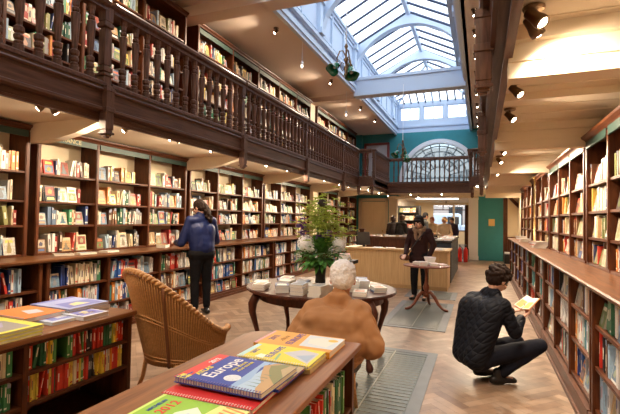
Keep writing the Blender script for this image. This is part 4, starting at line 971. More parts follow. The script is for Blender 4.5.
# street outside
t = thing('parked_van','pale van parked in the street beyond the shop window','van',(-2.3,34,0))
mb = MB(); mb.ext([(-4.0,.45),(-.6,.45),(-.6,1.3),(-.9,2.1),(-3.9,2.15),(-4.0,1.9)],33.2,34.8,'y'); 
mb = MB(); mb.ext([(-4.2,.4),(-.5,.4),(-.45,1.2),(-1.0,1.35),(-1.4,2.05),(-4.2,2.15)],33.2,34.8,'y') if False else mb.box((-4.2,33.2,.4),(-1.4,34.8,2.1)).box((-1.4,33.2,.4),(-.5,34.8,1.25))
part('van_body', mb, plain('van_paint',(.55,.62,.70),.3), t, bevel=.15)
mb = MB(); mb.box((-2.3,33.17,1.3),(-1.5,33.2,1.85)); part('van_window', mb, M['black'], t)
for x in (-3.6,-1.1):
    mb = MB(); mb.tube([(x,33.15,.33),(x,33.4,.33)],.33,16); part('wheel', mb, M['black'], t)
S('road', [((-14,30.3,-.08),(10,48,-.02))], plain('asphalt',(.12,.12,.125),.8))
t = thing('street_building','pale brick street building beyond the shop window','building',(-2,46,0))
mb = MB(); mb.box((-12,45,0),(8,46,9)); part('facade', mb, plain('street_brick',(.45,.36,.30),.8,noise_amt=.15), t)
for x in (-9,-6,-3,0,3):
    for z in (1.0,4.2): mb = MB(); mb.box((x,44.95,z),(x+1.3,45.0,z+2)); part('window', mb, M['black'], t)
# magazine rack and shelving in the front shop
t = thing('magazine_rack','tall dark rack of face-out books in the front shop','rack',(-3.1,20.2,0))
mb = MB(); mb.box((-3.62,20.0,0),(-3.57,20.5,2.2)); mb.box((-2.66,20.0,0),(-2.61,20.5,2.2)); part('side_panel', mb, M['dark'], t)
mb = MB(); mb.box((-3.57,20.45,0),(-2.66,20.5,2.2)); part('back_panel', mb, M['dark'], t)
for j in range(5):
    z=.45+j*.36; mb = MB(); mb.box((-3.57,20.05,z-.03),(-2.66,20.45,z)); part('shelf', mb, M['dark'], t)
    fill(f'tall dark rack in the front shop', ROW[5][j], 'books on the front-shop rack', Matrix.Translation((-3.56,20.06,z)), .89,.29,.3,'pale',.9)
for k,(x,y0,y1) in enumerate(((-.62,19.0,21.8),(-.62,22.0,25.0))):
    bookcase('front_shop_bookcase', ['dark bookcase on the right side of the front shop, near end','dark bookcase on the right side of the front shop, far end'][k], 'R', x, -.22, [y0,(y0+y1)/2,y1], [.2,.6,1.0,1.4,1.8], 2.2, plinth=.1, back='case', cornice=False)
    stock('R', x, [y0,(y0+y1)/2,y1], [.2,.6,1.0,1.4,1.8], 2.2, .3, 'spine', lambda i,k=k: ['near','far'][k]+' front-shop bookcase', lambda j: ROW[5][j], 'books in the front shop', .1)
t = thing('shop_table','long front-shop table covered in books','table',(-2.0,23,0))
mb = MB(); mb.box((-2.6,21.5,.80),(-1.5,26,.85)); part('tabletop', mb, M['table'], t)
for x in (-2.55,-1.6):
    for y in (21.55,25.9): mb = MB(); mb.box((x,y,0),(x+.06,y+.06,.80)); part('leg', mb, M['case'], t)
for k in range(12):
    paper(ORD[k]+' flat book from the hall end on the front-shop table', -2.35+.5*(k%2),21.8+.33*k,.8505,.2,.28,.05,.1,[(.8,.8,.8),(.6,.1,.08),(.8,.7,.4),(.2,.3,.5)][k%4],group='books on the front-shop table')

# ================================================================== PEOPLE
def V(*a): return Vector(a)
def capsule(mb, p0, p1, ra, rb, flat=None, seg=14):
    """tapered limb; flat=(axis vector, factor) squeezes it along an axis"""
    p0=Vector(p0); p1=Vector(p1); d=p1-p0; L=d.length
    if L<1e-6: d=V(0,0,1); L=1e-6
    d.normalize(); pts=[]; rs=[]
    for k in range(5): a=-pi/2+pi/2*k/4; pts.append(p0+d*(ra*sin(a))); rs.append(max(ra*cos(a),ra*.06))
    for k in range(1,4): f=k/4; pts.append(p0+(p1-p0)*f); rs.append(ra+(rb-ra)*f)
    for k in range(5): a=pi/2*k/4; pts.append(p1+d*(rb*sin(a))); rs.append(max(rb*cos(a),rb*.06))
    a=d.cross(V(0,0,1)); 
    if a.length<.05: a=d.cross(V(1,0,0))
    a.normalize(); b=d.cross(a); vs=[]
    for p,r in zip(pts,rs):
        for k in range(seg):
            o=(a*cos(2*pi*k/seg)+b*sin(2*pi*k/seg))*r
            if flat: n=Vector(flat[0]).normalized(); o=o-n*(o.dot(n)*(1-flat[1]))
            vs.append(p+o)
    n=len(pts); fs=[(i*seg+k,i*seg+(k+1)%seg,(i+1)*seg+(k+1)%seg,(i+1)*seg+k) for i in range(n-1) for k in range(seg)]
    fs += [tuple(range(seg))[::-1], tuple(range((n-1)*seg,n*seg))]
    mb.add(vs,fs)
def ell(mb, c, r, R=None):
    m2=MB(); m2.ball((0,0,0),r,16); T=Matrix.Translation(c) @ (R.to_4x4() if R is not None else Matrix.Identity(4))
    mb.add([T@Vector(v) for v in m2.v], m2.f)
def blob(name, mb, mat, parent, voxel=.012, it=4, wr=0., wf=9., label=None):
    me=mb.mesh('tmp',mat); o=bpy.data.objects.new('tmp',me); C.objects.link(o)
    r=o.modifiers.new('r','REMESH'); r.mode='VOXEL'; r.voxel_size=voxel; r.use_smooth_shade=True
    if it: s=o.modifiers.new('s','SMOOTH'); s.iterations=it; s.factor=.5
    m2=bpy.data.meshes.new_from_object(o.evaluated_get(bpy.context.evaluated_depsgraph_get())); bpy.data.objects.remove(o)
    if wr:
        for v in m2.vertices:
            q=v.co; n1=noise.noise(V(q.x*wf,q.y*wf,q.z*wf*.6)); n2=noise.noise(V(q.x*wf*2.3+7,q.y*wf*2.3,q.z*wf*2.3))
            v.co += v.normal*(wr*(n1+.5*n2))
    m2.name=name; m2.materials.clear(); m2.materials.append(mat)
    m2.polygons.foreach_set('use_smooth',[True]*len(m2.polygons))
    return link(name,m2,parent,world=False) if not label else tag(link(name,m2,parent,world=False),label,None)
def hand(mb, w, d, n, curl=.5, s=1.0, side=1):
    """w wrist, d hand direction, n palm normal; thumb on `side` of palm"""
    d=d.normalized(); n=(n-d*n.dot(d)).normalized(); a=d.cross(n)*side
    c=w+d*.045*s; capsule(mb, w+d*.01*s, w+d*.075*s, .024*s,.030*s,(n,.5))
    capsule(mb, w+d*.03*s+a*.012*s, w+d*.08*s+a*.018*s,.02*s,.016*s,(n,.6)); capsule(mb, w+d*.03*s-a*.012*s, w+d*.08*s-a*.02*s,.02*s,.015*s,(n,.6))
    for k,(o,L) in enumerate(((.028,.034),(.010,.040),(-.009,.037),(-.027,.028))):
        b=w+d*.085*s+a*o*s; d1=(d*cos(curl*.6)+n*sin(curl*.6)); d2=(d*cos(curl*1.6)+n*sin(curl*1.6)); d3=(d*cos(curl*2.3)+n*sin(curl*2.3))
        p1=b+d1*L*s; p2=p1+d2*L*.7*s; p3=p2+d3*L*.5*s
        capsule(mb,b,p1,.0095*s,.0088*s,seg=8); capsule(mb,p1,p2,.0088*s,.0080*s,seg=8); capsule(mb,p2,p3,.0080*s,.0068*s,seg=8)
    b=w+d*.03*s+a*.028*s; t1=(d*.6+a*.7+n*.35).normalized(); t2=(d*.85+a*.25+n*.45).normalized()
    capsule(mb,b,b+t1*.04*s,.013*s,.0105*s,seg=8); capsule(mb,b+t1*.04*s,b+t1*.04*s+t2*.035*s,.0105*s,.0085*s,seg=8)
def headrot(yaw_, pitch_, roll_=0): return Matrix.Rotation(yaw_,3,'Z') @ Matrix.Rotation(pitch_,3,'X') @ Matrix.Rotation(roll_,3,'Y')
def head(mb, c, R, s=1.0):
    """face looks along R*+Y"""
    g=lambda x,y,z: Vector(c)+R@V(x*s,y*s,z*s)
    ell(mb,g(0,-.008,.022),(.076*s,.093*s,.092*s),R); ell(mb,g(0,.022,-.035),(.060*s,.066*s,.068*s),R); ell(mb,g(0,.045,-.075),(.036*s,.034*s,.028*s),R)
    capsule(mb,g(0,.082,.012),g(0,.104,-.026),.009*s,.013*s); ell(mb,g(0,.098,-.030),(.017*s,.012*s,.009*s),R)
    ell(mb,g(0,.082,-.053),(.022*s,.012*s,.006*s),R); ell(mb,g(0,.080,-.064),(.019*s,.011*s,.006*s),R)
    for sx in (-1,1):
        ell(mb,g(sx*.080,-.006,-.008),(.010*s,.020*s,.032*s),R); ell(mb,g(sx*.032,.078,.022),(.020*s,.012*s,.008*s),R); ell(mb,g(sx*.042,.062,-.025),(.022*s,.02*s,.02*s),R)
def eyes(parent, c, R, s=1.0):
    g=lambda x,y,z: Vector(c)+R@V(x*s,y*s,z*s)
    for sx in (-1,1):
        mb=MB(); mb.ball(tuple(g(sx*.031,.079,.004)),.0115*s,10); o=part('eye',mb,plain('eye_dark',(.05,.035,.03),.2),parent,world=False,smooth=True)
def human(name, label, loc, rz, J, skin, coat, trouser, shoe, hair, coatlen=None, hs=1.0, vox=.012, group=None, puffy=1.0, hair_fn=None, hand_args=None, wr=.006, collar=True, chub=1.0):
    t = thing('person', label, 'person', loc, rz, group)
    mb=MB(); R=J['hR']; hc=J['head']
    head(mb,hc,R,hs); capsule(mb,J['neck']-V(0,0,.03),Vector(hc)+R@V(0,-.025,-.05),.054,.050)
    capsule(mb,J['pel'],J['chest'],.11,.12,(J['fwd'],.75)); capsule(mb,J['chest'],J['neck'],.11,.05,(J['fwd'],.75)); capsule(mb,J['shL'],J['shR'],.05,.05)
    for S_ in 'LR':
        sh,el,wr_=J['sh'+S_],J['el'+S_],J['wr'+S_]; capsule(mb,sh,el,.046,.038); capsule(mb,el,wr_,.038,.026)
        hp,kn,an=J['hip'+S_],J['kn'+S_],J['an'+S_]; capsule(mb,hp,kn,.080,.052); capsule(mb,kn,an,.050,.034); td=J['toe'+S_]; capsule(mb,an-V(0,0,.03),an-V(0,0,.045)+Vector(td)*.14,.033,.03)
        ha=(hand_args or {}).get(S_); d=(Vector(wr_)-Vector(el)).normalized()
        if ha: hand(mb,Vector(wr_),ha[0],ha[1],ha[2],1.0,ha[3] if len(ha)>3 else 1)
        else: hand(mb,Vector(wr_),d,V(1 if S_=='L' else -1,0,0),.45,1.0,1 if S_=='L' else -1)
    blob('body', mb, skin, t, .0075, 2) if False else blob('body', mb, skin, t, vox*.6, 2)
    eyes(t,hc,R,hs)
    # trousers
    mb=MB(); p=J['pel']; capsule(mb,J['hipL'],J['hipR'],.115*chub,.115*chub); capsule(mb,p,p+(Vector(J['chest'])-p)*.35,.135*chub,.13*chub,(J['fwd'],.8))
    for S_ in 'LR':
        hp,kn,an=map(Vector,(J['hip'+S_],J['kn'+S_],J['an'+S_])); capsule(mb,hp,kn,.100*chub,.072); capsule(mb,kn,an+(kn-an)*.10,.072,.058)
    blob('trousers', mb, trouser, t, vox, 3, wr*.8, 11)
    for S_ in 'LR':
        mb=MB(); an=Vector(J['an'+S_]); td=Vector(J['toe'+S_]); h=an-V(0,0,.045)
        capsule(mb,h-td*.045,h+td*.05,.042,.045); capsule(mb,h+td*.05,h+td*.165-V(0,0,.008),.045,.036,(V(0,0,1),.8)); capsule(mb,an+V(0,0,.03),h,.045,.045)
        m2=[v for v in mb.v]; zf=J['sole'+S_] if ('sole'+S_) in J else None
        blob('shoe', mb, shoe, t, .009, 2)
    # coat
    mb=MB(); bt=Vector(J['pel']); ch=Vector(J['chest']); nk=Vector(J['neck'])
    q=puffy
    low = Vector(coatlen) if coatlen is not None else bt
    capsule(mb,low,low+(ch-low)*.5,.165*q*chub,.165*q*chub,(J['fwd'],.72)); capsule(mb,low+(ch-low)*.5,ch,.165*q*chub,.17*q,(J['fwd'],.72)); capsule(mb,ch,nk-(nk-ch)*.25,.165*q,.10*q,(J['fwd'],.72))
    shL,shR=Vector(J['shL']),Vector(J['shR']); capsule(mb,shL,shR,.078*q,.078*q); capsule(mb,shL,nk-V(0,0,.02),.07*q,.06*q); capsule(mb,shR,nk-V(0,0,.02),.07*q,.06*q)
    for S_ in 'LR':
        sh,el,w=map(Vector,(J['sh'+S_],J['el'+S_],J['wr'+S_])); capsule(mb,sh,el,.072*q,.062*q); capsule(mb,el,w-(w-el)*.06,.062*q,.044*q)
    if collar: capsule(mb,nk-V(0,0,.01),nk+(Vector(hc)-nk)*.25,.075,.068)
    if J.get('extra'): J['extra'](mb)
    blob('coat', mb, coat, t, vox, 3, wr, 8)
    if hair_fn:
        mb=MB(); hair_fn(mb, lambda x,y,z: Vector(hc)+R@V(x*hs,y*hs,z*hs), R, hs); blob('hair', mb, hair, t, vox*.62, 2, .006, 55)
    return t
def hair_short(mb,g,R,s,full=.012):
    ell(mb,g(0,-.022,.036),((.078+full)*s,(.088+full)*s,(.086+full)*s),R); ell(mb,g(0,-.05,-.01),((.068+full)*s,(.055+full)*s,(.06+full)*s),R)
    for sx in (-1,1): capsule(mb,g(sx*.074,-.02,.03),g(sx*.078,-.025,-.02),.014*s,.008*s)
def hair_bob(mb,g,R,s):
    ell(mb,g(0,-.020,.034),(.096*s,.106*s,.100*s),R); ell(mb,g(0,-.055,-.03),(.088*s,.06*s,.085*s),R)
    for sx in (-1,1): capsule(mb,g(sx*.078,.01,.03),g(sx*.082,.005,-.055),.026*s,.022*s)
    capsule(mb,g(-.05,.075,.065),g(.05,.075,.065),.022*s,.022*s)
black_c=plain('black_cloth',(.010,.010,.012),.85,noise_amt=.3,nscale=14,spec=.12)
shoe_b=plain('black_shoe',(.012,.011,.011),.35)
hair_dk=plain('dark_brown_hair',(.020,.010,.007),.7,noise_amt=.5,nscale=50,spec=.15)
hair_wh=plain('white_hair',(.84,.80,.77),.75,noise_amt=.10,nscale=80,bump=.5,spec=.2)
def stand(h=1.75, lean=0., spread=.10):
    """front is +Y, feet at z=0"""
    k=h/1.75
    J=dict(fwd=V(0,1,0)); z=lambda a:a*k
    J['pel']=V(0,0,z(.95)); J['chest']=V(0,.02+lean*.6,z(1.26)); J['neck']=V(0,.02+lean,z(1.47)); J['head']=V(0,.045+lean*1.25,z(1.62)); J['hR']=headrot(0,0)
    for S_,s in (('L',-1),('R',1)):
        J['sh'+S_]=V(s*.175*k,lean*.9,z(1.40)); J['el'+S_]=V(s*.235*k,lean*.8-.03,z(1.12)); J['wr'+S_]=V(s*.23*k,lean*.8+.06,z(.88))
        J['hip'+S_]=V(s*.085,0,z(.90)); J['kn'+S_]=V(s*spread,.015,z(.49)); J['an'+S_]=V(s*spread,-.01,.09); J['toe'+S_]=V(s*.15,1,0).normalized()
    return J
# --- man in the blue jacket (seen from behind, reading at the counter)
J=stand(1.80,.05); J['hR']=headrot(.55,-.35); J['head']=V(-.015,.10,1.645)
J['wrL']=V(-.26,.36,1.09); J['elL']=V(-.30,.08,1.10); J['wrR']=V(.14,.38,1.10); J['elR']=V(.29,.10,1.12)
def hair_pony(mb,g,R,s):
    hair_short(mb,g,R,s,.016)
    ell(mb,g(.02,-.085,-.01),(.062,.055,.085),R); ell(mb,g(.035,-.105,-.10),(.062,.048,.09),R); ell(mb,g(.045,-.10,-.185),(.055,.042,.075),R); ell(mb,g(.05,-.095,-.24),(.04,.035,.05),R)
    for k in range(14): a=k*2.4; ell(mb,g(.03+.055*cos(a),-.10+.035*sin(a),-.02-.017*k),(.022,.022,.024),R)
navyj=plain('navy_jacket',(.008,.016,.080),.5,noise_amt=.25,nscale=6,spec=.3)
def ex1(mb):
    capsule(mb,V(-.07,0,1.00),V(-.10,.03,1.30),.13,.13,(V(0,1,0),.95)); capsule(mb,V(.07,0,1.00),V(.10,.03,1.30),.13,.13,(V(0,1,0),.95)); capsule(mb,V(0,0,1.00),V(0,.03,1.30),.15,.15,(V(0,1,0),.85))
J['extra']=ex1
human('p','man with long dark curly ponytail in a navy jacket, reading at the left counter',(-4.02,5.52,0),rad(63),J,M['skin'],navyj,black_c,shoe_b,hair_dk,coatlen=V(0,0,1.04),hair_fn=hair_pony,puffy=1.06,hand_args={'L':(V(-.2,1,-.3),V(0,-.2,-1),.25,-1),'R':(V(-.5,1,-.2),V(0,-.2,-1),.3,1)},wr=.009,chub=1.14)
# --- crouching man
J=dict(); hR=headrot(.15,-.62)
J['pel']=V(0,-.16,.31); J['chest']=V(0,-.07,.64); J['neck']=V(0,.03,.87); J['head']=V(.01,.105,1.015); J['hR']=hR; J['fwd']=V(-.25,.90,-.25)
J['shL']=V(-.175,-.07,.80); J['shR']=V(.165,.05,.79); J['elL']=V(-.17,.18,.58); J['elR']=V(.20,.16,.53); J['wrL']=V(-.06,.31,.685); J['wrR']=V(.09,.31,.645)
J['hipL']=V(-.10,-.16,.25); J['hipR']=V(.10,-.16,.25); J['knL']=V(-.12,.42,.34); J['knR']=V(.12,.50,.37); J['anL']=V(-.10,-.02,.100); J['anR']=V(.10,.04,.088); J['toeL']=V(-.1,1,-.12).normalized(); J['toeR']=V(.1,1,0).normalized()
def ex2(mb):
    for q in (-.11,0,.11): capsule(mb,V(q,-.20,.27),V(q*1.1,-.08+q*.3,.72),.125,.135)
    capsule(mb,V(-.05,.02,.87),V(.05,.04,.87),.075,.07)
J['extra']=ex2
quilt,nt,b=newmat('quilted_black'); b.inputs['Base Color'].default_value=(.008,.009,.014,1); b.inputs['Roughness'].default_value=.6; b.inputs['Specular IOR Level'].default_value=.15
tc=nt.nodes.new('ShaderNodeTexCoord'); ht=None
for sgn in (1,-1):
    mp=nt.nodes.new('ShaderNodeMapping'); mp.inputs['Rotation'].default_value=(0,rad(45*sgn),rad(20*sgn)); nt.links.new(tc.outputs['Object'],mp.inputs['Vector'])
    wv=nt.nodes.new('ShaderNodeTexWave'); wv.inputs['Scale'].default_value=5.5; wv.wave_profile='SIN'; nt.links.new(mp.outputs['Vector'],wv.inputs['Vector'])
    pw_=nt.nodes.new('ShaderNodeMath'); pw_.operation='POWER'; pw_.inputs[1].default_value=.35; nt.links.new(wv.outputs['Fac'],pw_.inputs[0])
    if ht is None: ht=pw_
    else:
        mn=nt.nodes.new('ShaderNodeMath'); mn.operation='MINIMUM'; nt.links.new(ht.outputs[0],mn.inputs[0]); nt.links.new(pw_.outputs[0],mn.inputs[1]); ht=mn
bp=nt.nodes.new('ShaderNodeBump'); bp.inputs['Strength'].default_value=.7; bp.inputs['Distance'].default_value=.010; nt.links.new(ht.outputs[0],bp.inputs['Height']); nt.links.new(bp.outputs['Normal'],b.inputs['Normal'])
def hair_curly(mb,g,R,s):
    hair_short(mb,g,R,s,.016)
    hr=random.Random(6)
    for k in range(80):
        z=hr.uniform(-.5,1); a=hr.uniform(0,2*pi); r=math.sqrt(max(0,1-z*z))
        if r*sin(a)>.55 and z<.5: continue
        ell(mb,g(.094*r*cos(a),-.022+.104*r*sin(a),.040+.104*z),(.026,.026,.022),R)
CRL=(0.07,4.42,0); CRR=rad(-58)
crouch=human('p','crouching man in a quilted black jacket reading an orange-covered book by the right bookcases',CRL,CRR,J,M['skin'],quilt,plain('dark_trousers',(.012,.013,.022),.8,noise_amt=.3,spec=.15),shoe_b,hair_dk,hair_fn=hair_curly,puffy=1.04,hs=1.08,chub=1.05,hand_args={'L':(V(.35,.9,.25),V(.25,-.3,1),.6,-1),'R':(V(-.25,.9,.35),V(-.3,-.3,1),.6,1)},wr=.004)
crouch.scale=(.93,.93,.93)
Xc=Matrix.Translation(CRL)@Matrix.Rotation(CRR,4,'Z')@Matrix.Scale(.93,4)
def heldbook(label,P,X0):
    o=thing('held_book',label,'book',tuple((X0@Vector(P)))); 
    X=X0@Matrix.Translation(P)
    for s in (-1,1):
        X2=X@Matrix.Rotation(rad(12)*-s,4,'Y')@Matrix.Rotation(rad(38),4,'X')
        mb=MB(); mb.box((0,-.085,0),(s*.105,.085,.009),(.86,.80,.66),X2); mb.quad([(s*.01,-.075,.0095),(s*.095,-.075,.0095),(s*.095,.02,.0095),(s*.01,.02,.0095)],(.85,.42,.12),X2); part('page_block',mb,M['print_'],o,attr=True)
    mb=MB(); 
    for s in (-1,1): mb.box((0,-.09,-.004),(s*.11,.09,-.0005),(.75,.30,.08),X@Matrix.Rotation(rad(12)*-s,4,'Y')@Matrix.Rotation(rad(38),4,'X'))
    part('cover',mb,M['print_'],o,attr=True)
heldbook('open book with orange pages held by the crouching man',(0.01,.44,.765),Xc)
# --- woman at the tripod table (faces the camera)
J=stand(1.62); J['hR']=headrot(0,-.45); J['head']=V(0,.085,1.475); J['neck']=V(0,.03,1.35)
J['wrR']=V(.20,.26,.86); J['elR']=V(.25,-.01,1.02); J['wrL']=V(-.20,.12,.82); J['elL']=V(-.26,0,1.05)
brownc=plain('dark_brown_coat',(.028,.011,.011),.7,noise_amt=.3,nscale=20,spec=.15)
def ex3(mb): capsule(mb,V(-.06,0,.78),V(.06,0,.78),.16,.16,(V(0,1,0),.8)); capsule(mb,V(0,0,.80),V(0,0,1.2),.17,.15,(V(0,1,0),.75))
J['extra']=ex3
w=human('p','woman with dark bob and fur collar in a brown coat at the tripod table',(-1.08,8.35,0),rad(172),J,M['skin'],brownc,black_c,shoe_b,plain('black_hair',(.012,.009,.010),.6,spec=.15),coatlen=V(0,0,.82),hair_fn=hair_bob,hand_args={'R':(V(0,1,-.35),V(0,-.3,-1),.25,-1)},collar=False,puffy=.95)
mb=MB()
for k in range(22):
    a=2*pi*k/22; ell(mb,V(.095*cos(a),.04+.085*sin(a),1.345-.03*sin(a)),(.038,.038,.045))
for s in (-1,1): capsule(mb,V(s*.06,.12,1.33),V(s*.03,.15,1.16),.036,.026)
blob('fur_collar',mb,plain('beige_fur',(.22,.14,.085),.8,noise_amt=.4,nscale=60,bump=.8),w,.012,1,.012,40)
mb=MB(); mb.tube([(-.13,.14,1.30),(.02,.19,1.1),(.20,.17,.86)],.010,6); part('bag_strap',mb,M['dark'],w,world=False)
mb=MB(); capsule(mb,V(.20,.18,.80),V(.30,.12,.80),.06,.06,(V(0,0,1),1)); blob('shoulder_bag',mb,plain('brown_bag',(.12,.04,.02),.5),w,.012,1)
# --- white-haired man in the wicker chair
J=dict(fwd=V(0,1,0)); J['pel']=V(0,-.10,.43); J['chest']=V(0,-.03,.70); J['neck']=V(0,.05,.885); J['head']=V(.01,.11,1.02); J['hR']=headrot(.25,-.45)
J['shL']=V(-.19,.0,.80); J['shR']=V(.19,.0,.80); J['elL']=V(-.25,.08,.64); J['elR']=V(.26,.06,.63); J['wrL']=V(-.13,.33,.58); J['wrR']=V(.13,.33,.57)
J['hipL']=V(-.10,-.04,.44); J['hipR']=V(.08,-.04,.44); J['knL']=V(-.14,.36,.46); J['knR']=V(.05,.36,.46); J['anL']=V(-.16,.40,.09); J['anR']=V(0,.40,.09); J['toeL']=V(-.1,1,0).normalized(); J['toeR']=V(.1,1,0).normalized()
tanc=plain('tan_jacket',(.40,.195,.085),.8,noise_amt=.12,nscale=4,spec=.2)
def ex4(mb):
    # loose jacket falling over the chair back
    for s in (-1,1):
        capsule(mb,V(s*.16,-.06,.80),V(s*.27,-.10,.60),.10,.11); capsule(mb,V(s*.20,-.14,.66),V(s*.28,-.06,.57),.08,.06)
    capsule(mb,V(-.12,-.13,.72),V(.12,-.13,.72),.13,.13); capsule(mb,V(-.17,-.17,.62),V(.17,-.17,.62),.115,.115)
    capsule(mb,V(-.07,-.02,.875),V(.07,-.02,.875),.05,.05); capsule(mb,V(-.05,-.03,.905),V(.05,-.03,.905),.04,.04)
J['extra']=ex4
def hair_old(mb,g,R,s):
    hair_short(mb,g,R,s,.014)
    hr=random.Random(5)
    for k in range(240):
        z=hr.uniform(-.45,1); a=hr.uniform(0,2*pi); r=math.sqrt(max(0,1-z*z))
        if (r*sin(a)>.45 and z<.6) or (abs(r*cos(a))>.75 and z<.15 and r*sin(a)>-.35): continue
        ell(mb,g(.089*r*cos(a),-.024+.098*r*sin(a),.037+.097*z),(.010,.008,.010),R)
human('p','white-haired man in a tan jacket seated with his back to the camera',(-1.02,3.14,0),.06,J,plain('pink_skin',(.66,.33,.25),.5),tanc,plain('grey_trousers',(.14,.13,.12),.8),shoe_b,hair_wh,hair_fn=hair_old,puffy=1.0,hs=1.15,wr=.022,coatlen=V(0,-.10,.55))
# --- visitors in the front shop
def visitor(label, loc, rz, h, coatcol, haircol, hf=hair_short, arms=0, pitch=-.3):
    J=stand(h,.04); J['hR']=headrot(0,pitch)
    if arms:
        for S_,s in (('L',-1),('R',1)): J['wr'+S_]=V(s*.13,.30,h*.60); J['el'+S_]=V(s*.25,.05,h*.62)
    c=plain('coat_'+str(round(coatcol[0]*100)),coatcol,.7,noise_amt=.2)
    def e(mb): capsule(mb,V(0,0,h*.48),V(0,0,h*.66),.17,.15,(V(0,1,0),.75))
    J['extra']=e
    human('p',label,loc,rz,J,M['skin'],c,black_c,shoe_b,plain('hair_'+str(round(haircol[0]*100)),haircol,.5),hair_fn=hf,vox=.018,coatlen=V(0,0,h*.50))
visitor('dark-haired woman in black left of the pair at the magazine rack',(-3.10,16.3,0),rad(20),1.68,(.03,.02,.02),(.05,.025,.02),hair_bob)
visitor('brown-haired woman in a long black coat right of the pair at the magazine rack',(-2.78,16.0,0),rad(-30),1.72,(.02,.02,.02),(.10,.045,.025),hair_bob,1)
visitor('tall man in a dark grey jacket walking away through the opening',(-1.83,14.9,0),rad(-60),1.80,(.05,.05,.045),(.02,.015,.015),hair_short,1)
visitor('fair-haired visitor in a beige jumper behind the tall man',(-1.75,17.5,0),rad(150),1.66,(.50,.36,.22),(.35,.13,.06),hair_short,1)
visitor('blonde woman in a cream coat browsing the navy display stand',(-1.25,16.4,0),rad(190),1.66,(.55,.45,.32),(.70,.50,.26),hair_bob,1)
visitor('dark-haired visitor behind the blonde woman by the stand',(-1.15,19.6,0),rad(170),1.66,(.05,.03,.07),(.04,.025,.02),hair_short,0)

# ================================================================== LAMPS
def spotlamp(label, base, aim, power, twin=False, group='ceiling spotlights', col=(1,.79,.55), size=1.0, mat='bronze', up=None):
    """a modelled fitting: mount, arm, one or two heads, and the lamp it holds"""
    base=Vector(base); t=thing('spotlight',label,'spotlight',tuple(base),0,group)
    mb=MB(); mb.lathe([(.045*size,-.018),(.05*size,-.01),(.05*size,0)],14,tuple(base)); part('mount', mb, M[mat], t, smooth=False)
    heads=[aim] if not twin else [aim, Vector((aim[0]*.3+.35*twin,aim[1]*-.2+.3,aim[2]))]
    for i,a in enumerate(heads):
        a=Vector(a).normalized(); o=base+Vector((0.0,(.05 if twin else 0)*(1 if i else -1),-.07*size))
        mb=MB(); mb.tube([base-Vector((0,0,.01)),o],.008*size,6); part('arm', mb, M[mat], t)
        q=Vector((0,0,1)).rotation_difference(a).to_matrix().to_4x4(); X=Matrix.Translation(o)@q
        mb=MB(); mb.lathe([(.018*size,-.05*size),(.026*size,-.045*size),(.028*size,0),(.034*size,.03*size),(.034*size,.055*size),(.030*size,.055*size),(.024*size,.03*size)],14,X=X); h=part('lamp_head', mb, M['steel'] if mat=='steel' else M[mat], t, smooth=True)
        mb=MB(); mb.ball((0,0,.048*size),(.025*size,.025*size,.012*size),10,X=X); part('bulb', mb, M['bulb'], h, smooth=True)
        ld=bpy.data.lights.new('spot','SPOT'); ld.energy=power*(.5 if twin else 1); ld.color=col; ld.spot_size=rad(150); ld.spot_blend=.8; ld.shadow_soft_size=.03
        lo=bpy.data.objects.new('spot_beam',ld); C.objects.link(lo); lo.parent=t
        W=Matrix.Translation(o+a*.085*size)@(Vector((0,0,-1)).rotation_difference(a).to_matrix().to_4x4()); lo.matrix_parent_inverse=rootm(t).inverted(); lo.matrix_basis=W
WL=1.45
for i,(x,y,tw) in enumerate(((-3.72,.6,0),(-3.76,1.7,0),(-3.76,2.74,1),(-3.78,3.72,0),(-3.62,4.35,1),(-3.67,5.25,0),(-3.62,6.15,0),(-3.66,6.98,0),(-3.62,7.84,1),(-3.62,8.9,0),(-3.62,10.0,0),(-3.62,11.2,0),(-3.62,12.1,0),(-3.4,13.6,0),(-3.4,15.2,0),(-3.4,16.8,0))):
    spotlamp(f'{ORD[i]} spotlight from the near end under the left gallery',(x,y,2.575),(-.5,-.6,-.7),44*WL,tw,'spotlights under the left gallery')
for i,(x,y,tw) in enumerate(((.24,.9,0),(.24,2.35,1),(.24,3.55,0),(.25,4.4,0),(.26,5.45,0),(.27,6.5,0),(.27,7.5,0),(.28,8.5,0),(.28,9.4,0),(.28,10.6,0),(.28,11.8,0),(.28,13.2,0),(.3,15,0),(.3,16.8,0))):
    spotlamp(f'{ORD[i]} spotlight from the near end under the right gallery',(x,y,2.575),(.65,-.35,-.8),56*WL,tw,'spotlights under the right gallery',size=1.05)
for i,(x,y) in enumerate(((-3.72,1.5),(-3.7,4.4),(-3.71,7.3),(-3.70,10.55),(-3.66,13.4),(-3.6,15.2))):
    spotlamp(f'{ORD[i]} spotlight from the near end on the left ceiling',(x,y,5.2),(-.45,-.45,-.75),88*WL,0,'spotlights on the left ceiling',col=(1,.77,.54))
for i,y in enumerate((7.81,8.67,9.9,11.1,12.78,14.15,15.5,17.0)):
    spotlamp(f'{ORD[i]} spotlight from the near end on the right ceiling strip',(-.13,y,5.2),(.2,-.2,-1),13*WL,0,'spotlights on the right ceiling strip',col=(1,.78,.55))
for i,(x,y) in enumerate(((-3.5,12.9),(-.1,12.8),(-1.2,14.6),(-2.2,14.6),(-2.2,16.5))):
    spotlamp(['spotlight at the left corner below the bridge','spotlight at the right corner below the bridge','right spotlight below the bridge front','left spotlight below the bridge front','spotlight below the middle of the bridge'][i],(x,y,2.50 if i>1 else 2.575),(0,-.5,-1) if i!=1 else (0,-1,-.3),40*WL,0,'spotlights around the bridge gallery')
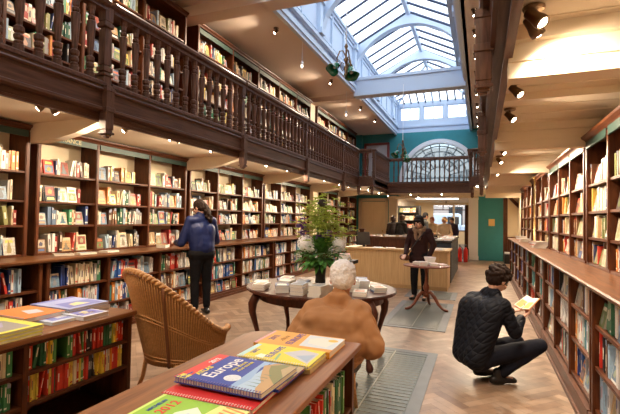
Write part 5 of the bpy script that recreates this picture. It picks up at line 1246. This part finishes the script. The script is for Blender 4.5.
for i,(x,y,z0,z1) in enumerate(((-3.46,8.02,5.19,4.72),(-3.6,11.6,5.19,4.55))):
    t=thing('pendant_lamp',['small pendant bulb hanging from the left ceiling, nearer one','small pendant bulb hanging from the left ceiling, farther one'][i],'pendant lamp',(x,y,z0))
    mb=MB(); mb.tube([(x,y,z0),(x,y,z1)],.006,5); part('cord', mb, M['white'], t)
    mb=MB(); mb.lathe([(.015,.06),(.03,.03),(.03,0),(.025,-.02)],10,(x,y,z1)); part('socket', mb, M['white'], t, smooth=True)
    mb=MB(); mb.ball((x,y,z1-.05),(.028,.028,.04),10); part('bulb', mb, emit('soft_bulb',(1,.9,.75),2), t, smooth=True)
for i,(x,y,z) in enumerate(((-3.0,18.9,2.74),(-2.2,19.6,2.74),(-1.0,20.5,2.74),(-2.8,21.2,2.74),(-2.0,27.5,2.74))):  # lamps added to brighten the dim front shop and its rack
    spotlamp(['added front-shop fill spotlight over the magazine rack','added front-shop fill spotlight in the middle of the ceiling','added front-shop fill spotlight on the right','added front-shop fill spotlight before the light panel','added front-shop fill spotlight past the light panel'][i],(x,y,z),(-.3,.3,-1),70*WL,0,'fill spotlights added in the front shop')
for i,(x,y,z) in enumerate(((-3.7,-1.2,5.2),(-3.7,-.1,5.2),(-.1,-1.0,5.2))):  # unseen lamps added behind the camera as fill for the foreground
    spotlamp(['added fill spotlight behind the camera on the left','second added fill spotlight behind the camera on the left','added fill spotlight behind the camera on the right'][i],(x,y,z),(.4,.5,-.8),90*WL,0,'fill spotlights added at the near end')
# chandeliers with green tulip shades
def chandelier(label, x, y, z, ztop, s=1.0):
    t=thing('chandelier',label,'chandelier',(x,y,ztop),0,None)
    mb=MB(); mb.tube([(x,y,ztop),(x,y,z+.30)],.008,6); part('cord', mb, M['white'], t)
    mb=MB(); mb.lathe([(.012,.32),(.03,.28),(.012,.24),(.014,.12),(.04,.08),(.02,.05),(.012,0),(.03,-.05),(.015,-.10),(.03,-.14),(.01,-.18)],12,(x,y,z)); part('stem', mb, M['bronze'], t, smooth=True)
    for k in range(3):
        a=[pi+.1,-.75,1.5][k]; d=Vector((cos(a),sin(a),0)); c=Vector((x,y,z+[.02,-.10,.05][k])); e=c+d*.20*s
        mb=MB(); mb.tube([c+Vector((0,0,.10)),c+d*.07*s+Vector((0,0,.20)),c+d*.14*s+Vector((0,0,.20)),c+d*.20*s+Vector((0,0,.10)),e+Vector((0,0,.02))],.010,7); mb.tube([c+Vector((0,0,-.05)),c+d*.08*s+Vector((0,0,-.10)),c+d*.13*s+Vector((0,0,-.02)),c+d*.09*s+Vector((0,0,.03)),c+d*.05*s+Vector((0,0,0))],.008,6); ar=part('arm', mb, M['bronze'], t, smooth=True)
        tilt=Vector((d.x*.45,d.y*.45-(.75 if k==0 else .1),-1)).normalized(); q=Vector((0,0,-1)).rotation_difference(tilt).to_matrix().to_4x4(); X=Matrix.Translation(e)@q
        mb=MB(); n=20; vs=[]; prof=[(.022,.03),(.045,0),(.055,-.05),(.062,-.10),(.10,-.145)]
        for j,(r,zz) in enumerate(prof):
            for i in range(n): rr=r*(1+(.09*cos(i*pi/2.5) if j==4 else 0)); vs.append(X@Vector((rr*cos(2*pi*i/n),rr*sin(2*pi*i/n),zz)))
        fs=[(j*n+i,j*n+(i+1)%n,(j+1)*n+(i+1)%n,(j+1)*n+i) for j in range(4) for i in range(n)]
        mb.add(vs,fs); sh=part('lamp_shade', mb, M['shade'], t, smooth=True); sd=sh.modifiers.new('thick','SOLIDIFY'); sd.thickness=.004
        mb=MB(); mb.ball((0,0,-.06),.028,10,X=X); part('bulb', mb, M['white'], sh, smooth=True)
chandelier('nearer chandelier with green tulip glass shades', -1.86,5.95,3.78,6.9,.68)
chandelier('farther chandelier with green tulip shades before the arched window', -1.86,10.9,3.24,5.0,.7)

# ================================================================== BOOKS: the largest in view one by one, the rest as stock
bpy.context.view_layer.update()
dg = bpy.context.evaluated_depsgraph_get()
Oc = Vector((0,0,H))
def area(b):
    X=b['X']; w,d,h=b['w'],b['d'],b['h']; ps=[]
    for p in ((0,0,0),(w,0,0),(w,0,h),(0,0,h),(0,d,h),(w,d,h)):
        q=proj(X@Vector(p))
        if q is None or q[2]<.3: return 0
        ps.append(q)
    cx=sum(p[0] for p in ps[:4])/4; cy=sum(p[1] for p in ps[:4])/4
    if not(-4<cx<624 and -4<cy<418): return 0
    a=0
    for i in range(4): j=(i+1)%4; a+=ps[i][0]*ps[j][1]-ps[j][0]*ps[i][1]
    return abs(a)/2
for b in BOOKS: b['a']=area(b)
cand=sorted((b for b in BOOKS if b['a']>6), key=lambda b:-b['a'])[:1500]
for b in cand:
    vis=0; pts=[(.5,.5),(.3,.85),(.7,.15),(.5,.95),(.5,.05),(.2,.4)]
    for fx,fz in pts:
        P=b['X']@Vector((b['w']*fx,-.003,b['h']*fz)); q=proj(P)
        if not(q and 0<=q[0]<620 and 0<=q[1]<414): continue
        d=P-Oc; L=d.length; hit=scn.ray_cast(dg,Oc,d.normalized(),distance=L-.002)
        if not hit[0]: vis+=1
    b['va']=b['a']*vis/len(pts)
cand=[b for b in cand if b['va']>0]; cand.sort(key=lambda b:-b['va'])
pick=set(id(b) for b in cand[:295])
rest=MB()
for b in BOOKS:
    if id(b) in pick:
        mb=MB(); book_geo(mb,b)
        me=mb.mesh('book',[M['book'],M['art']],attr=True); o=bpy.data.objects.new('book',me); C.objects.link(o); o.matrix_world=b['X']
        tag(o, f"{b['name']} {'face-out' if b['face'] else 'spine-out'} book, {ordinal(b['i'])} from left, {b['row']} row, {b['bay']}".replace('bay of ','bay, ').replace('camera-side bay, ','near bay, '), 'book', b['group'])
    elif b['a']>0: book_geo(rest,b,b['X'])
    elif b['X'].translation.y>-.5: book_geo(rest,b,b['X'])
me=rest.mesh('shelved_books',[M['book'],M['art']],attr=True); o=bpy.data.objects.new('shelved_books',me); C.objects.link(o)
tag(o,'all the smaller books packed along the wall shelves and up on the gallery','books',None,'stuff')

# flat piles on the counters
for i,(x,y,n) in enumerate(((-4.78,3.75,1),(-4.72,4.02,1),(-4.75,4.42,1),(-4.80,5.55,2))):
    z=1.0005
    for k in range(n):
        paper(['grey flat book on the left counter, nearest','cream flat book on the left counter, second','white flat book on the left counter, third','lower flat book by the blue-jacketed man','upper flat book by the blue-jacketed man'][i+k], x,y,z,.15,.22,.022,.3*i-.5,[(.5,.45,.36),(.72,.68,.58),(.82,.8,.76),(.35,.42,.3)][i],group='books lying on the left counter'); z+=.0226
for i,(x,y,n) in enumerate(((.90,8.1,5),(.90,10.6,3),(.93,11.6,4))):
    z=1.0805
    for k in range(n):
        paper(ORD[k]+' book up in the '+['nearest','middle','farthest'][i]+' flat pile on the right counter', x,y,z,.20,.26,.022,.1*k,[(.55,.5,.48),(.7,.66,.6),(.5,.2,.15),(.6,.6,.6),(.4,.3,.25)][(k+i)%5],group='flat piles on the right counter'); z+=.0226

# ================================================================== FLOOR LIGHTS (iron pavement grilles set in the parquet)
for i,(x0,x1,y0,y1,lab) in enumerate(((-1.36,-.44,2.7,5.04,'iron floor grille nearest the camera, beside the seated man'),(-1.36,-.44,6.06,8.15,'iron floor grille under the tripod table'),(-1.40,-.44,8.55,9.50,'short iron floor grille right before the desk'))):
    t=thing('floor_grille',lab,'floor grille',((x0+x1)/2,(y0+y1)/2,0))
    mb=MB(); mb.box((x0,y0,0),(x1,y1,.003)); part('plate', mb, M['grille'], t)
    mb=MB(); b_=.10; mb.box((x0,y0,.003),(x1,y0+b_,.006)); mb.box((x0,y1-b_,.003),(x1,y1,.006)); mb.box((x0,y0+b_,.003),(x0+b_,y1-b_,.006)); mb.box((x1-b_,y0+b_,.003),(x1,y1-b_,.006)); part('border', mb, plain('slate_border',(.13,.14,.15),.5,noise_amt=.2), t)
    mb=MB(); xm=(x0+x1)/2
    y=y0+b_+.015
    while y<y1-b_-.05:
        for a,c in ((x0+b_+.01,xm-.012),(xm+.012,x1-b_-.01)):
            mb.box((a,y,.003),(c,y+.052,.008))
        y+=.068
    part('grating', mb, M['grslat'], t)
    mb=MB(); mb.box((xm-.006,y0+b_,.003),(xm+.006,y1-b_,.010))
    for j in range(int((y1-y0-.3)/.068)): 
        yy=y0+b_+.008+.068*j; mb.box((x0+b_+.01,yy,.003),(x1-b_-.01,yy+.004,.0095))
    part('grating_rib', mb, plain('worn_metal',(.30,.30,.26),.4), t)

# ================================================================== DAYLIGHT
wd=bpy.data.worlds.new('sky'); scn.world=wd; wd.use_nodes=True; nt=wd.node_tree
bg=nt.nodes['Background']; bg.inputs['Color'].default_value=(.86,.93,1.0,1); bg.inputs['Strength'].default_value=2.1
scn.view_settings.view_transform='Standard'; scn.view_settings.look='None'; scn.view_settings.gamma=1; scn.view_settings.use_curve_mapping=False
scn.view_settings.exposure=0.75
cy=scn.cycles
try:
    cy.use_denoising=True; cy.denoiser='OPENIMAGEDENOISE'; cy.max_bounces=7; cy.diffuse_bounces=5; cy.glossy_bounces=3; cy.transparent_max_bounces=8; cy.sample_clamp_indirect=6; cy.use_light_tree=True
    cy.caustics_reflective=False; cy.caustics_refractive=False
except Exception: pass
